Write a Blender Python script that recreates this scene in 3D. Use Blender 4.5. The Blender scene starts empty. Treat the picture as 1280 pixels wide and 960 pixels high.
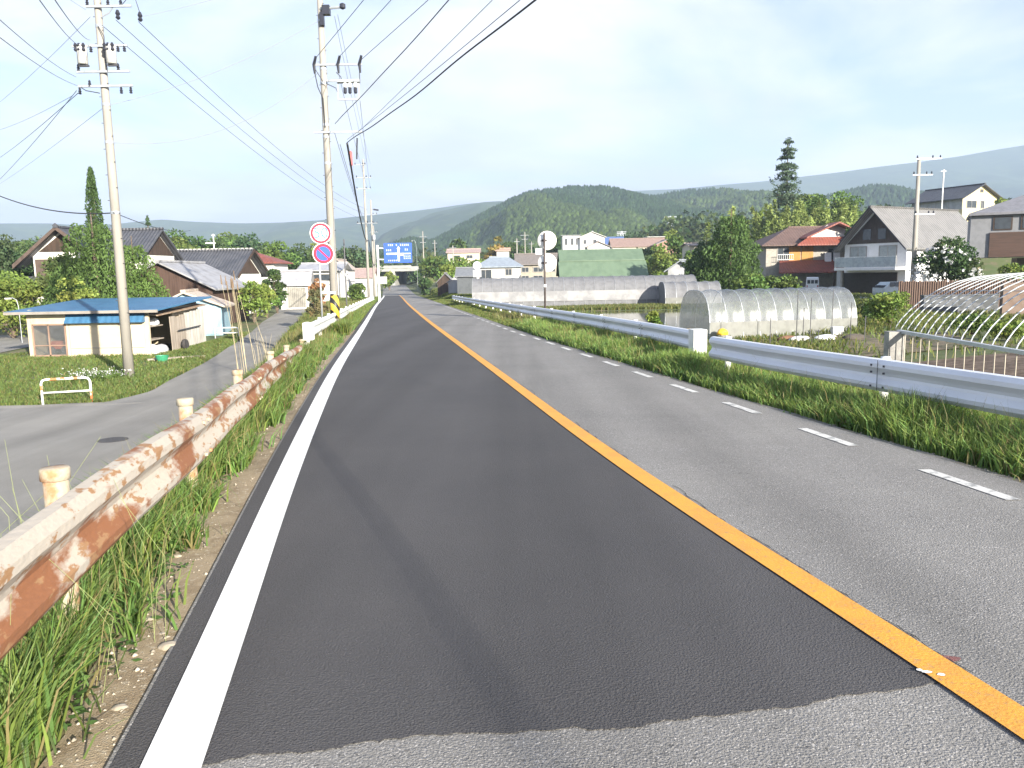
import bpy, math, random
import numpy as np
from mathutils import Vector, Matrix
S = bpy.context.scene
COL = S.collection
# ------------------------------------------------------------------ camera, sky, sun, exposure
F = 995.0; PITCH = math.radians(8); ROLL = .018; HC = 1.73
FW = np.array([0, math.cos(PITCH), -math.sin(PITCH)]); _r = np.array([1., 0, 0]); _u = np.array([0, math.sin(PITCH), math.cos(PITCH)])
RT = math.cos(ROLL)*_r - math.sin(ROLL)*_u; UP = math.sin(ROLL)*_r + math.cos(ROLL)*_u
cam = bpy.data.cameras.new('camera'); cam.sensor_width = 36; cam.lens = F/1280*36; cam.clip_start = .05; cam.clip_end = 20000
camo = bpy.data.objects.new('camera', cam); COL.objects.link(camo); S.camera = camo
M4 = Matrix.Identity(4)
for i in range(3):
    M4[i][0] = RT[i]; M4[i][1] = UP[i]; M4[i][2] = -FW[i]
M4[2][3] = HC
camo.matrix_world = M4
SUN_AZ = math.atan2(.55, -.835); SUN_EL = math.radians(19)
sd = bpy.data.lights.new('sun', 'SUN'); sd.energy = 5.0; sd.angle = math.radians(.6); sd.color = (1, .93, .80)
so = bpy.data.objects.new('sun', sd); COL.objects.link(so)
sdir = Vector((math.sin(SUN_AZ)*math.cos(SUN_EL), math.cos(SUN_AZ)*math.cos(SUN_EL), math.sin(SUN_EL)))
so.rotation_euler = sdir.to_track_quat('Z', 'Y').to_euler(); so.location = (30, -40, 60)
S.view_settings.view_transform = 'Standard'; S.view_settings.look = 'None'; S.view_settings.gamma = 1
S.view_settings.use_curve_mapping = False; S.view_settings.exposure = 1.45
W = bpy.data.worlds.new('World'); S.world = W; W.use_nodes = True
nt = W.node_tree; N = nt.nodes; L = nt.links; N.clear()
def wn(t, **k):
    n = N.new(t)
    for a, b in k.items(): setattr(n, a, b)
    return n
def wmath(op, a, b=None):
    n = wn('ShaderNodeMath', operation=op)
    for i, v in enumerate((a, b)):
        if v is None: continue
        if isinstance(v, (int, float)): n.inputs[i].default_value = v
        else: L.new(v, n.inputs[i])
    return n.outputs[0]
out = wn('ShaderNodeOutputWorld'); bg = wn('ShaderNodeBackground'); bg.inputs[1].default_value = .11
sky = wn('ShaderNodeTexSky', sky_type='NISHITA', sun_disc=False, sun_elevation=SUN_EL, sun_rotation=SUN_AZ, air_density=1.0, dust_density=1.5, ozone_density=1.0)
tc = wn('ShaderNodeTexCoord'); sx = wn('ShaderNodeSeparateXYZ'); L.new(tc.outputs['Generated'], sx.inputs[0])
zz = wmath('ADD', wmath('MAXIMUM', sx.outputs[2], 0.0), .12)
cx = wn('ShaderNodeCombineXYZ'); L.new(wmath('DIVIDE', sx.outputs[0], zz), cx.inputs[0]); L.new(wmath('DIVIDE', sx.outputs[1], zz), cx.inputs[1])
nz = wn('ShaderNodeTexNoise'); nz.inputs['Scale'].default_value = .55; nz.inputs['Detail'].default_value = 7; nz.inputs['Roughness'].default_value = .55; nz.inputs['Distortion'].default_value = .5
L.new(cx.outputs[0], nz.inputs['Vector'])
rp = wn('ShaderNodeValToRGB'); rp.color_ramp.elements[0].position = .42; rp.color_ramp.elements[0].color = (.10, .10, .10, 1); rp.color_ramp.elements[1].position = .56; rp.color_ramp.elements[1].color = (1, 1, 1, 1)
L.new(wmath('ADD', nz.outputs[0], wmath('MULTIPLY', wmath('SUBTRACT', .26, sx.outputs[2]), .45)), rp.inputs[0])
nz2 = wn('ShaderNodeTexNoise'); nz2.inputs['Scale'].default_value = .8; nz2.inputs['Detail'].default_value = 6
L.new(cx.outputs[0], nz2.inputs['Vector'])
cr = wn('ShaderNodeValToRGB'); cr.color_ramp.elements[0].position = .40; cr.color_ramp.elements[0].color = (.66, .655, .75, 1); cr.color_ramp.elements[1].position = .58; cr.color_ramp.elements[1].color = (.99, .98, 1, 1)
L.new(wmath('ADD', nz2.outputs[0], wmath('MINIMUM', wmath('MAXIMUM', wmath('MULTIPLY', wmath('SUBTRACT', sx.outputs[2], .17), 1.1), -.16), .14)), cr.inputs[0])
cs = wn('ShaderNodeVectorMath', operation='SCALE'); L.new(cr.outputs[0], cs.inputs[0]); cs.inputs['Scale'].default_value = 4.1
mx = wn('ShaderNodeMix', data_type='RGBA'); L.new(rp.outputs[0], mx.inputs[0]); tn = wn('ShaderNodeVectorMath', operation='MULTIPLY'); tn.inputs[1].default_value = (.60, .63, .77); L.new(sky.outputs[0], tn.inputs[0]); L.new(tn.outputs[0], mx.inputs[6]); L.new(cs.outputs[0], mx.inputs[7])
L.new(mx.outputs[2], bg.inputs[0]); L.new(bg.outputs[0], out.inputs[0])
S.render.engine = 'CYCLES'; S.cycles.use_denoising = True
S.cycles.max_bounces = 6; S.cycles.diffuse_bounces = 3; S.cycles.glossy_bounces = 3; S.cycles.transmission_bounces = 4; S.cycles.transparent_max_bounces = 12; S.cycles.volume_bounces = 1
S.cycles.sample_clamp_indirect = 6

# ------------------------------------------------------------------ picture <-> place
def ray(px, py): return FW + RT*(px-640)/F - UP*(py-480)/F
def at(px, py, Y):
    d = ray(px, py); return np.array([0, 0, HC]) + d*(Y/d[1])
def proj(p):
    q = np.array(p) - np.array([0, 0, HC]); z = q @ FW
    return 640 + F*(q @ RT)/z, 480 - F*(q @ UP)/z
def sm(t):
    t = np.clip(t, 0, 1); return t*t*(3-2*t)
def bend(Y): return .6*sm((np.asarray(Y, float)-60)/110)
def zroad(Y): return np.interp(Y, [-200, 0, 165, 185, 262, 300, 420, 9000], [3.3, 0, -2.72, -2.75, -1.85, -1.8, -1.6, -1.6])
def s2x(s, Y): return s - .155*Y + bend(Y)
def x2s(X, Y): return X + .155*Y - bend(Y)
def paddy(X, Y):
    s = x2s(X, Y)
    return (s > 9.0) & (Y > 27) & (Y < 62) & (X < np.where(Y < 41, 7.0, 13.0))
def vnoise(x, y, seed=0):
    xi = np.floor(x); yi = np.floor(y); xf = x-xi; yf = y-yi
    def h(a, b):
        v = np.sin(a*127.1+b*311.7+seed*74.7)*43758.5453; return v-np.floor(v)
    u = xf*xf*(3-2*xf); v = yf*yf*(3-2*yf)
    return (h(xi, yi)*(1-u)+h(xi+1, yi)*u)*(1-v)+(h(xi, yi+1)*(1-u)+h(xi+1, yi+1)*u)*v
def zt(X, Y):
    X = np.asarray(X, float); Y = np.asarray(Y, float)
    s = x2s(X, Y); zr = zroad(Y)
    zl = HC - np.interp(Y, [-50, 30, 85, 130, 9000], [3.65, 3.65, 3.15, 3.3, 3.3])
    toe = np.interp(Y, [0, 25, 43, 60, 9000], [-4.6, -4.6, -5.8, -6.6, -7.2]); top = np.interp(Y, [0, 25, 9000], [-1.9, -2.75, -3.2])
    tl = np.clip((top-s)/(top-toe), 0, 1)
    left = zr-.05 - .05*np.clip(-1.3-s, 0, 1.2) + (zl-(zr-.05))*sm(tl)
    zrt = HC - (3.05 - .45*sm((X-8)/8)*(1-sm((Y-27)/14)))
    right = zr-.05 + (zrt-(zr-.05))*sm((s-7.2)/1.9)
    z = np.where(s < 2, left, right)
    z = z + 9*sm((X-46)/26)*sm((Y-96)/30) + 4.5*sm((X-8)/10)*sm((Y-140)/40)
    off = np.clip((np.abs(s-2)-5.5)/3, 0, 1)
    z = z + off*(vnoise(X*.35, Y*.35)-.5)*.10*(Y < 200)
    return z - .16*paddy(X, Y)
def base(px, Y):
    z = HC-3
    for _ in range(8):
        py = 480.
        for _ in range(6):
            p = at(px, py, Y); py = proj((p[0], Y, z))[1]
        z = float(zt(p[0], Y))
    return Vector((p[0], Y, z))
def G(px, py):
    d = ray(px, py); lo = .5
    ts = np.concatenate([np.arange(1, 60, .1), np.arange(60, 400, 1)])
    P = np.array([0, 0, HC])+ts[:, None]*d
    below = np.where(P[:, 2] < zt(P[:, 0], P[:, 1]))[0]
    k = below[0] if len(below) else len(ts)-1
    return Vector(P[k])
def zat(py, Y, px=640): return float(at(px, py, Y)[2])

# ------------------------------------------------------------------ building blocks
class MB:
    def __init__(s): s.v = []; s.f = []; s.smooth = False
    def add(s, vs, fs):
        o = len(s.v); s.v += [tuple(map(float, v)) for v in vs]; s.f += [tuple(i+o for i in f) for f in fs]; return s
    def box(s, c, d, rz=0, ry=0, rx=0):
        m = Matrix.Rotation(rz, 3, 'Z') @ Matrix.Rotation(ry, 3, 'Y') @ Matrix.Rotation(rx, 3, 'X')
        vs = [Vector(c)+m @ Vector((d[0]/2*a, d[1]/2*b, d[2]/2*e)) for a in (-1, 1) for b in (-1, 1) for e in (-1, 1)]
        return s.add(vs, [(0, 1, 3, 2), (4, 6, 7, 5), (0, 4, 5, 1), (2, 3, 7, 6), (0, 2, 6, 4), (1, 5, 7, 3)])
    def tube(s, pts, r, n=8, caps=True):
        pts = [Vector(p) for p in pts]; rs = r if isinstance(r, (list, tuple)) else [r]*len(pts)
        vs = []; ref = None
        for i, p in enumerate(pts):
            t = (pts[min(i+1, len(pts)-1)]-pts[max(i-1, 0)]).normalized()
            a = t.cross(Vector((0, 0, 1)) if abs(t.z) < .95 else Vector((0, 1, 0))).normalized() if ref is None else (ref - t*ref.dot(t)).normalized()
            ref = a; b = t.cross(a)
            for k in range(n):
                q = 2*math.pi*k/n; vs.append(p+(a*math.cos(q)+b*math.sin(q))*rs[i])
        fs = [(i*n+k, i*n+(k+1) % n, (i+1)*n+(k+1) % n, (i+1)*n+k) for i in range(len(pts)-1) for k in range(n)]
        if caps: fs += [tuple(range(n-1, -1, -1)), tuple((len(pts)-1)*n+k for k in range(n))]
        return s.add(vs, fs)
    def lathe(s, prof, n=12, c=(0, 0, 0)):
        vs = [(c[0]+r*math.cos(2*math.pi*k/n), c[1]+r*math.sin(2*math.pi*k/n), c[2]+z) for r, z in prof for k in range(n)]
        fs = [(i*n+k, i*n+(k+1) % n, (i+1)*n+(k+1) % n, (i+1)*n+k) for i in range(len(prof)-1) for k in range(n)]
        fs += [tuple(range(n-1, -1, -1)), tuple((len(prof)-1)*n+k for k in range(n))]
        return s.add(vs, fs)
    def prism(s, poly, off):
        n = len(poly); a = [Vector(p) for p in poly]; b = [p+Vector(off) for p in a]
        return s.add(a+b, [tuple(range(n-1, -1, -1)), tuple(range(n, 2*n))]+[(i, (i+1) % n, n+(i+1) % n, n+i) for i in range(n)])
    def build(s, name, mat, parent=None, smooth=False):
        me = bpy.data.meshes.new(name); me.from_pydata(s.v, [], s.f); me.validate()
        import bmesh
        bm = bmesh.new(); bm.from_mesh(me); bmesh.ops.recalc_face_normals(bm, faces=bm.faces[:]); bm.to_mesh(me); bm.free()
        return link(name, me, mat, parent, smooth or s.smooth)
def link(name, me, mat, parent=None, smooth=False):
    if mat is not None: me.materials.append(mat)
    o = bpy.data.objects.new(name, me); COL.objects.link(o)
    if parent is not None: o.parent = parent
    if smooth: me.polygons.foreach_set('use_smooth', [True]*len(me.polygons))
    return o
def tag(o, label, cat, group=None):
    o['label'] = label; o['category'] = cat
    if group: o['group'] = group
    return o
def T(name, label, cat, loc, rz=0, group=None):
    o = bpy.data.objects.new(name, None); COL.objects.link(o); o.location = loc; o.rotation_euler = (0, 0, rz); o.empty_display_size = .2
    return tag(o, label, cat, group)
def kind(o, k): o['kind'] = k; return o
def grid_mesh(name, P, mat, parent=None, smooth=True, keep=None):
    r, c = P.shape[:2]; me = bpy.data.meshes.new(name)
    idx = np.arange(r*c).reshape(r, c)
    q = np.stack([idx[:-1, :-1], idx[:-1, 1:], idx[1:, 1:], idx[1:, :-1]], -1).reshape(-1, 4)
    if keep is not None: q = q[keep.reshape(-1)]
    quads(me, P.reshape(-1, 3), q)
    return link(name, me, mat, parent, smooth)
def quads(me, V, Q, col=None):
    k = Q.shape[1]
    me.vertices.add(len(V)); me.vertices.foreach_set('co', np.asarray(V, np.float32).ravel())
    me.loops.add(Q.size); me.loops.foreach_set('vertex_index', Q.astype(np.int32).ravel())
    me.polygons.add(len(Q)); me.polygons.foreach_set('loop_start', np.arange(0, Q.size, k, dtype=np.int32))
    if col is not None:
        a = me.color_attributes.new('Col', 'FLOAT_COLOR', 'POINT')
        a.data.foreach_set('color', np.concatenate([col, np.ones((len(col), 1))], 1).astype(np.float32).ravel())
    me.update(calc_edges=True); me.validate()

# ------------------------------------------------------------------ materials
def mat(name, c, rough=.75, metal=0, c2=None, scale=3, thr=(.45, .6), bump=0, bscale=60, detail=6, spec=.4, stretch=None, c3=None, s3=20, t3=(.55, .65)):
    m = bpy.data.materials.new(name); m.use_nodes = True; t = m.node_tree; n = t.nodes; l = t.links
    b = n['Principled BSDF']; b.inputs['Roughness'].default_value = rough; b.inputs['Metallic'].default_value = metal; b.inputs['Specular IOR Level'].default_value = spec
    co = n.new('ShaderNodeTexCoord'); src = co.outputs['Object']
    if stretch:
        mp = n.new('ShaderNodeMapping'); mp.inputs['Scale'].default_value = stretch; l.new(src, mp.inputs[0]); src = mp.outputs[0]
    if c2 is None: c2 = tuple(x*.82 for x in c)
    cur = None
    for (ca, cb, sc, th) in ((c, c2, scale, thr),)+(((None, c3, s3, t3),) if c3 else ()):
        z = n.new('ShaderNodeTexNoise'); z.inputs['Scale'].default_value = sc; z.inputs['Detail'].default_value = detail; z.inputs['Roughness'].default_value = .6; l.new(src, z.inputs['Vector'])
        r = n.new('ShaderNodeMapRange'); r.inputs[1].default_value = th[0]; r.inputs[2].default_value = th[1]; l.new(z.outputs[0], r.inputs[0])
        x = n.new('ShaderNodeMix'); x.data_type = 'RGBA'; l.new(r.outputs[0], x.inputs[0])
        if cur is None: x.inputs[6].default_value = (*ca, 1)
        else: l.new(cur, x.inputs[6])
        x.inputs[7].default_value = (*cb, 1); cur = x.outputs[2]
    l.new(cur, b.inputs['Base Color'])
    if bump:
        z = n.new('ShaderNodeTexNoise'); z.inputs['Scale'].default_value = bscale; z.inputs['Detail'].default_value = 3; l.new(src, z.inputs['Vector'])
        u = n.new('ShaderNodeBump'); u.inputs['Strength'].default_value = bump; u.inputs['Distance'].default_value = .02; l.new(z.outputs[0], u.inputs['Height']); l.new(u.outputs[0], b.inputs['Normal'])
    return m
def stripes(name, c, c2, axis, period, rough=.6, bump=.6, dist=.03, metal=0, axis2=None, p2=.3, spec=.4):
    m = mat(name, c, rough, metal, c2, 1.2, spec=spec); t = m.node_tree; n = t.nodes; l = t.links; b = n['Principled BSDF']
    co = n.new('ShaderNodeTexCoord')
    h = None
    for ax, p in ((axis, period),)+(((axis2, p2),) if axis2 else ()):
        w = n.new('ShaderNodeTexWave'); w.wave_type = 'BANDS'; w.bands_direction = ax; w.inputs['Scale'].default_value = 2*math.pi/(20*p)
        l.new(co.outputs['Object'], w.inputs['Vector'])
        if h is None: h = w.outputs['Fac']
        else:
            a = n.new('ShaderNodeMath'); a.operation = 'MULTIPLY'; l.new(h, a.inputs[0]); l.new(w.outputs['Fac'], a.inputs[1]); h = a.outputs[0]
    u = n.new('ShaderNodeBump'); u.inputs['Strength'].default_value = bump; u.inputs['Distance'].default_value = dist; l.new(h, u.inputs['Height']); l.new(u.outputs[0], b.inputs['Normal'])
    return m
def foliage(name, transl=.3, rough=.6):
    m = bpy.data.materials.new(name); m.use_nodes = True; t = m.node_tree; n = t.nodes; l = t.links
    b = n['Principled BSDF']; b.inputs['Roughness'].default_value = rough; b.inputs['Specular IOR Level'].default_value = .25
    a = n.new('ShaderNodeAttribute'); a.attribute_name = 'Col'; l.new(a.outputs[0], b.inputs['Base Color'])
    tr = n.new('ShaderNodeBsdfTranslucent'); l.new(a.outputs[0], tr.inputs[0]); x = n.new('ShaderNodeMixShader'); x.inputs[0].default_value = transl
    l.new(b.outputs[0], x.inputs[1]); l.new(tr.outputs[0], x.inputs[2]); l.new(x.outputs[0], n['Material Output'].inputs[0])
    return m
def glassy(name, c, alpha, rough=.25, spec=.5):
    m = mat(name, c, rough, spec=spec); m.node_tree.nodes['Principled BSDF'].inputs['Alpha'].default_value = alpha; return m
LEAF = foliage('leaf'); GRASS = foliage('grass_blade', .5, .5)
BARK = mat('bark', (.16, .12, .09), .9, c2=(.09, .07, .05), scale=6)
CONC = mat('pole_concrete', (.34, .32, .285), .85, c2=(.27, .255, .23), scale=1.5, bump=.1, stretch=(1, 1, .25))
STEEL = mat('galvanised_steel', (.46, .48, .50), .45, .4, c2=(.38, .41, .44), scale=4)
DSTEEL = mat('dark_steel', (.09, .09, .10), .5, .3)
WHITEP = mat('white_paint', (.80, .80, .78), .5, c2=(.70, .70, .68))
WALLW = mat('white_wall', (.62, .61, .585), .85, c2=(.55, .54, .52), scale=1)
WALLC = mat('cream_wall', (.60, .55, .44), .85, c2=(.54, .49, .40), scale=1)
WALLG = mat('grey_wall', (.42, .43, .45), .85, scale=1)
WOOD = mat('dark_wood', (.065, .042, .03), .8, c2=(.04, .028, .02), scale=5, stretch=(1, 1, .2))
WOODL = mat('pale_wood', (.36, .31, .26), .85, c2=(.26, .22, .18), scale=3, stretch=(3, 3, .3))
GLASS = mat('window_glass', (.05, .06, .07), .08, spec=.6)
GLASSP = mat('pale_window_glass', (.30, .33, .33), .12, spec=.6)
FRAME = mat('window_frame', (.35, .33, .31), .5)
PORC = mat('dark_porcelain', (.03, .032, .045), .35)
WIRE = mat('cable_rubber', (.035, .037, .045), .6)
WIREG = mat('grey_cable', (.24, .25, .27), .6)
TILE = stripes('grey_roof_tile', (.085, .088, .10), (.065, .068, .08), 'X', .28, .5, .9, .05)
TILEY = stripes('grey_roof_tile_side', (.085, .088, .10), (.065, .068, .08), 'Y', .28, .5, .9, .05)
REDROOF = stripes('red_roof_sheet', (.235, .072, .052), (.19, .065, .05), 'X', .35, .6, .6)
SHEETG = stripes('grey_sheet_roof', (.42, .42, .44), (.36, .36, .38), 'X', .9, .45, .5, .03, .2)
SHEETGY = stripes('grey_sheet_roof_side', (.40, .39, .38), (.33, .32, .31), 'Y', .45, .5, .8, .06)
# ------------------------------------------------------------------ the setting
rng = np.random.default_rng(7)
def curve(*pts):
    ys = np.array([p[0] for p in pts], float); ss = np.array([p[1] for p in pts], float)
    d = np.linspace(0, 1, 400); u = np.log(np.maximum(ys+8, .5)); uu = u[0]+(u[-1]-u[0])*d; v = np.interp(uu, u, ss)
    k = np.ones(31)/31; v = np.convolve(np.pad(v, 15, 'edge'), k, 'valid')
    return lambda Y: np.interp(np.log(np.maximum(np.asarray(Y, float)+8, .5)), uu, v)
sAL = curve((-6, -.92), (2.8, -1.07), (4.9, -1.14), (8, -1.25), (18, -1.40), (43, -1.30), (170, -1.38))
sWL = curve((-6, -.84), (2.7, -.95), (4.9, -1.03), (8.6, -1.13), (17, -1.27), (43, -1.19), (170, -1.22))
sWR = curve((-6, -.62), (2.7, -.72), (4.9, -.82), (8.6, -.92), (17, -1.05), (43, -.96), (170, -.93))
sOL = curve((-6, 2.5), (2.9, 2.34), (4.8, 2.22), (7.6, 2.10), (17, 2.08), (42, 1.98), (170, 2.16))
sOR = curve((-6, 2.70), (2.9, 2.53), (4.8, 2.40), (8.2, 2.28), (17, 2.27), (42, 2.19), (170, 2.37))
sED = curve((-6, 5.45), (6.6, 5.32), (10.7, 5.16), (17.5, 5.03), (27, 4.95), (48, 5.25), (73, 5.5), (170, 5.8))
YR = np.concatenate([np.arange(-30, 0, 1.), np.arange(0, 40, .5), np.arange(40, 120, 2.), np.arange(120, 301, 5.)])
def strip(name, sl, sr, dz, m, Ys=YR, nc=2, parent=None):
    a = sl(Ys); b = sr(Ys); t = np.linspace(0, 1, nc)
    s = a[:, None]*(1-t)+b[:, None]*t; X = s2x(s, Ys[:, None]); P = np.stack([X, np.repeat(Ys[:, None], nc, 1), np.repeat(zroad(Ys)[:, None]+dz, nc, 1)], -1)
    return grid_mesh(name, P, m, parent, False)
# ground
Ys = np.concatenate([[-400, -200, -100], np.arange(-60, 0, 4.), np.arange(0, 44, .5), np.arange(44, 100, 1.), np.arange(100, 300, 6.), [320, 360, 420, 500, 620, 800, 1100, 1600, 2400, 3600, 5600]])
sc = np.concatenate([[-6000, -2500, -1000, -400, -200, -120], np.arange(-90, -34, 4.), np.arange(-34, -8, 1.), np.arange(-8, -1, .35), [-1, 0, 2, 4, 5], np.arange(5.2, 12, .35), np.arange(12, 34, .8), np.arange(34, 120, 4.), [130, 160, 220, 400, 1000, 2500, 6000]])
SS, YY = np.meshgrid(sc, Ys); XX = np.where(np.abs(SS) > 200, SS, s2x(SS, np.clip(YY, -100, 800)))
XX = np.sort(XX, 1)
GROUND = mat('turf_ground', (.105, .125, .045), .95, c2=(.16, .13, .075), scale=.9, thr=(.50, .62), bump=.6, bscale=9, c3=(.085, .115, .038), s3=.25, t3=(.45, .6))
kind(grid_mesh('ground', np.stack([XX, YY, zt(XX, YY)], -1), GROUND), 'structure')
# asphalt
def asphalt(name, c, c2, sp, spamt, rough):
    m = mat(name, c, rough, c2=c2, scale=.55, thr=(.35, .7), bump=.55, bscale=95, spec=.35)
    t = m.node_tree; n = t.nodes; l = t.links; b = n['Principled BSDF']
    src = b.inputs['Base Color'].links[0].from_socket; co = n.new('ShaderNodeTexCoord')
    for sc_, th, colr in ((70, (.60, .72), sp), (38, (.62, .72), tuple(x*.45 for x in c)), (130, (.62, .70), tuple(x*1.25 for x in sp))):
        z = n.new('ShaderNodeTexNoise'); z.inputs['Scale'].default_value = sc_; z.inputs['Detail'].default_value = 2; l.new(co.outputs['Object'], z.inputs['Vector'])
        r = n.new('ShaderNodeMapRange'); r.inputs[1].default_value = th[0]; r.inputs[2].default_value = th[1]; r.inputs[4].default_value = spamt; l.new(z.outputs[0], r.inputs[0])
        x = n.new('ShaderNodeMix'); x.data_type = 'RGBA'; l.new(r.outputs[0], x.inputs[0]); l.new(src, x.inputs[6]); x.inputs[7].default_value = (*colr, 1); src = x.outputs[2]
    # wheel-path wear: long soft bands along the lane
    mp = n.new('ShaderNodeMapping'); mp.inputs['Rotation'].default_value = (0, 0, -math.atan(.155)); mp.inputs['Scale'].default_value = (1.1, .03, 1); l.new(co.outputs['Object'], mp.inputs[0])
    z = n.new('ShaderNodeTexNoise'); z.inputs['Scale'].default_value = 1.0; z.inputs['Detail'].default_value = 4; l.new(mp.outputs[0], z.inputs['Vector'])
    r = n.new('ShaderNodeMapRange'); r.inputs[1].default_value = .35; r.inputs[2].default_value = .65; r.inputs[3].default_value = .86; r.inputs[4].default_value = 1.12; l.new(z.outputs[0], r.inputs[0])
    x = n.new('ShaderNodeVectorMath'); x.operation = 'SCALE'; l.new(src, x.inputs[0]); l.new(r.outputs[0], x.inputs['Scale']); l.new(x.outputs[0], b.inputs['Base Color'])
    return m
OLD = asphalt('worn_asphalt', (.22, .212, .20), (.18, .174, .166), (.46, .44, .42), .85, .9)
NEW = asphalt('fresh_asphalt', (.075, .072, .073), (.063, .061, .063), (.14, .137, .135), .30, .85)
LANE = asphalt('side_road_asphalt', (.255, .245, .225), (.215, .205, .188), (.36, .345, .32), .3, .95)
PAINTW = mat('road_paint_white', (.84, .84, .82), .6, c2=(.78, .78, .76), scale=8, bump=.15)
PAINTD = mat('road_paint_worn', (.62, .61, .58), .75, c2=(.30, .30, .29), scale=9, thr=(.50, .62), bump=.2)
PAINTO = mat('road_paint_orange', (.72, .34, .045), .65, c2=(.64, .30, .05), scale=5, bump=.2, c3=(.40, .25, .11), s3=34, t3=(.56, .72))
road = kind(strip('road', lambda Y: sAL(Y)-.02+0*Y, sED, 0, OLD, nc=8), 'structure')
# resurfaced lane with its ragged near joint
yn = np.concatenate([np.arange(2.4, 40, .5), np.arange(40, 120, 2.), np.arange(120, 172, 4.)])
nc = 200; t = np.linspace(0, 1, nc); P = np.zeros((len(yn), nc, 3))
j = 2.62+.58*t+.05*np.sin(7*t)+.05*(vnoise(t*14, t*0, 3)-.5)+.016*(vnoise(t*47, t*0, 4)-.5)+.02*(vnoise(t*150, t*0, 9)-.5)
for i, y in enumerate(yn):
    yy = np.maximum(y, j) if y > 2.4 else j
    yy = j if i == 0 else np.maximum(y, j+.002*i)
    s = sAL(yy)*(1-t)+(sOL(yy)+.05)*t
    P[i] = np.stack([s2x(s, yy), yy, zroad(yy)+.0045], -1)
kind(grid_mesh('resurfaced_lane', P, NEW, None, False), 'structure')
kind(strip('edge_line', sWL, sWR, .0115, PAINTW, YR[(YR > -30) & (YR < 172)]), 'structure')
kind(strip('centre_line', sOL, sOR, .0125, PAINTO, YR[(YR > -30) & (YR < 172)]), 'structure')
b = MB()
for k in range(-6, 40):
    y0 = 6.0+2.135*k; y1 = y0+1.04
    for a in (0,):
        sA = 4.82 if y0 < 26 else float(sED(y0))-.28
        e = .006
        b.add([(s2x(sA, y0)-.058, y0, zroad(y0)+e), (s2x(sA, y0)+.058, y0, zroad(y0)+e), (s2x(sA, y1)+.058, y1, zroad(y1)+e), (s2x(sA, y1)-.058, y1, zroad(y1)+e)], [(0, 1, 2, 3)])
kind(b.build('edge_dashes', PAINTD), 'structure')
# cracks beside the centre line, and one wire shadow painted across the lane
CRACK_SHADOW = mat('crack_and_shadow_black', (.018, .018, .018), .9)
b = MB(); random.seed(3)
def dark_line(pts, w):
    for i in range(len(pts)-1):
        (x0, y0), (x1, y1) = pts[i], pts[i+1]; d = Vector((x1-x0, y1-y0)); n = Vector((-d.y, d.x)).normalized()
        wa, wb = w*random.uniform(.3, 1.2), w*random.uniform(.3, 1.2)
        b.add([(x0-n.x*wa, y0-n.y*wa, zroad(y0)+.005), (x0+n.x*wa, y0+n.y*wa, zroad(y0)+.005), (x1+n.x*wb, y1+n.y*wb, zroad(y1)+.005), (x1-n.x*wb, y1-n.y*wb, zroad(y1)+.005)], [(0, 1, 2, 3)])
y = 2.0
while y < 30:
    ln = random.uniform(.5, 2.2); pts = []; yy = y; o = random.uniform(.0, .03)
    while yy < y+ln:
        o += random.uniform(-.018, .018); o = min(max(o, -.005), .07); pts.append((float(s2x(sOR(yy)+o, yy)), yy)); yy += random.uniform(.04, .10)
    if len(pts) > 2: dark_line(pts, .0042)
    y += ln*random.uniform(.9, 1.5)
dark_line([(float(s2x(s_, 36-.4*(s_-2.6))), 36-.4*(s_-2.6)) for s_ in np.arange(2.35, 4.6, .12)], .05)  # wide dark strip: an overhead wire's cast shadow, painted on the asphalt
kind(b.build('road_cracks_and_shadow', CRACK_SHADOW), 'structure')
def blob(name, c, rx, ry, dz, m, seed=1, rot=0):
    b = MB(); n = 26; vs = []
    for k in range(n):
        a = 2*math.pi*k/n; r = .72+.5*float(vnoise(np.array(math.cos(a)*1.7+seed*9.), np.array(math.sin(a)*1.7), seed))
        x = math.cos(a)*rx*r; y_ = math.sin(a)*ry*r
        vs.append((c[0]+x*math.cos(rot)-y_*math.sin(rot), c[1]+x*math.sin(rot)+y_*math.cos(rot), float(zroad(c[1]))+dz))
    b.add(vs, [tuple(range(n))]); return kind(b.build(name, m), 'structure')
blob('red_stain', (1.97, 3.42), .055, .03, .005, mat('red_stain', (.20, .085, .08), .9, c2=(.19, .15, .14), scale=30, bump=.4, bscale=90), 4)
for k, (x, y_) in enumerate(((1.80, 3.28), (1.845, 3.255), (1.775, 3.30))): blob('paint_scuff', (x, y_), .022-.005*k, .012, .0145, PAINTW, 5+k)
# dirt shoulder between asphalt and grass
DIRT = mat('dry_dirt', (.33, .26, .17), .95, c2=(.25, .19, .12), scale=5, bump=.6, bscale=110, c3=(.42, .36, .27), s3=28, t3=(.56, .66))
yd = np.arange(-3, 34, .25); tt = np.linspace(0, 1, 5)
wd = (.20+.22*vnoise(yd*.9, yd*0, 5)+.15*vnoise(yd*2.7, yd*0, 6))*np.interp(yd, [-3, 6, 14], [1.35, 1.25, 1])
s = sAL(yd)[:, None]-.0-(1-tt)*wd[:, None]; X = s2x(s, yd[:, None]); Y = np.repeat(yd[:, None], 5, 1)
Z = zt(X, Y)+.028+.012*vnoise(X*9, Y*9, 2)-.02*(1-tt)**3
kind(grid_mesh('dirt_shoulder', np.stack([X, Y, Z], -1), DIRT), 'structure')
n = 1500; yg = 1.8+22*rng.random(n)**1.6; sg = sAL(yg)+.02-rng.random(n)**.8*np.interp(yg, yd, wd)*.95; xg = s2x(sg, yg); rg = .004+.012*rng.random(n)**3
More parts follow.
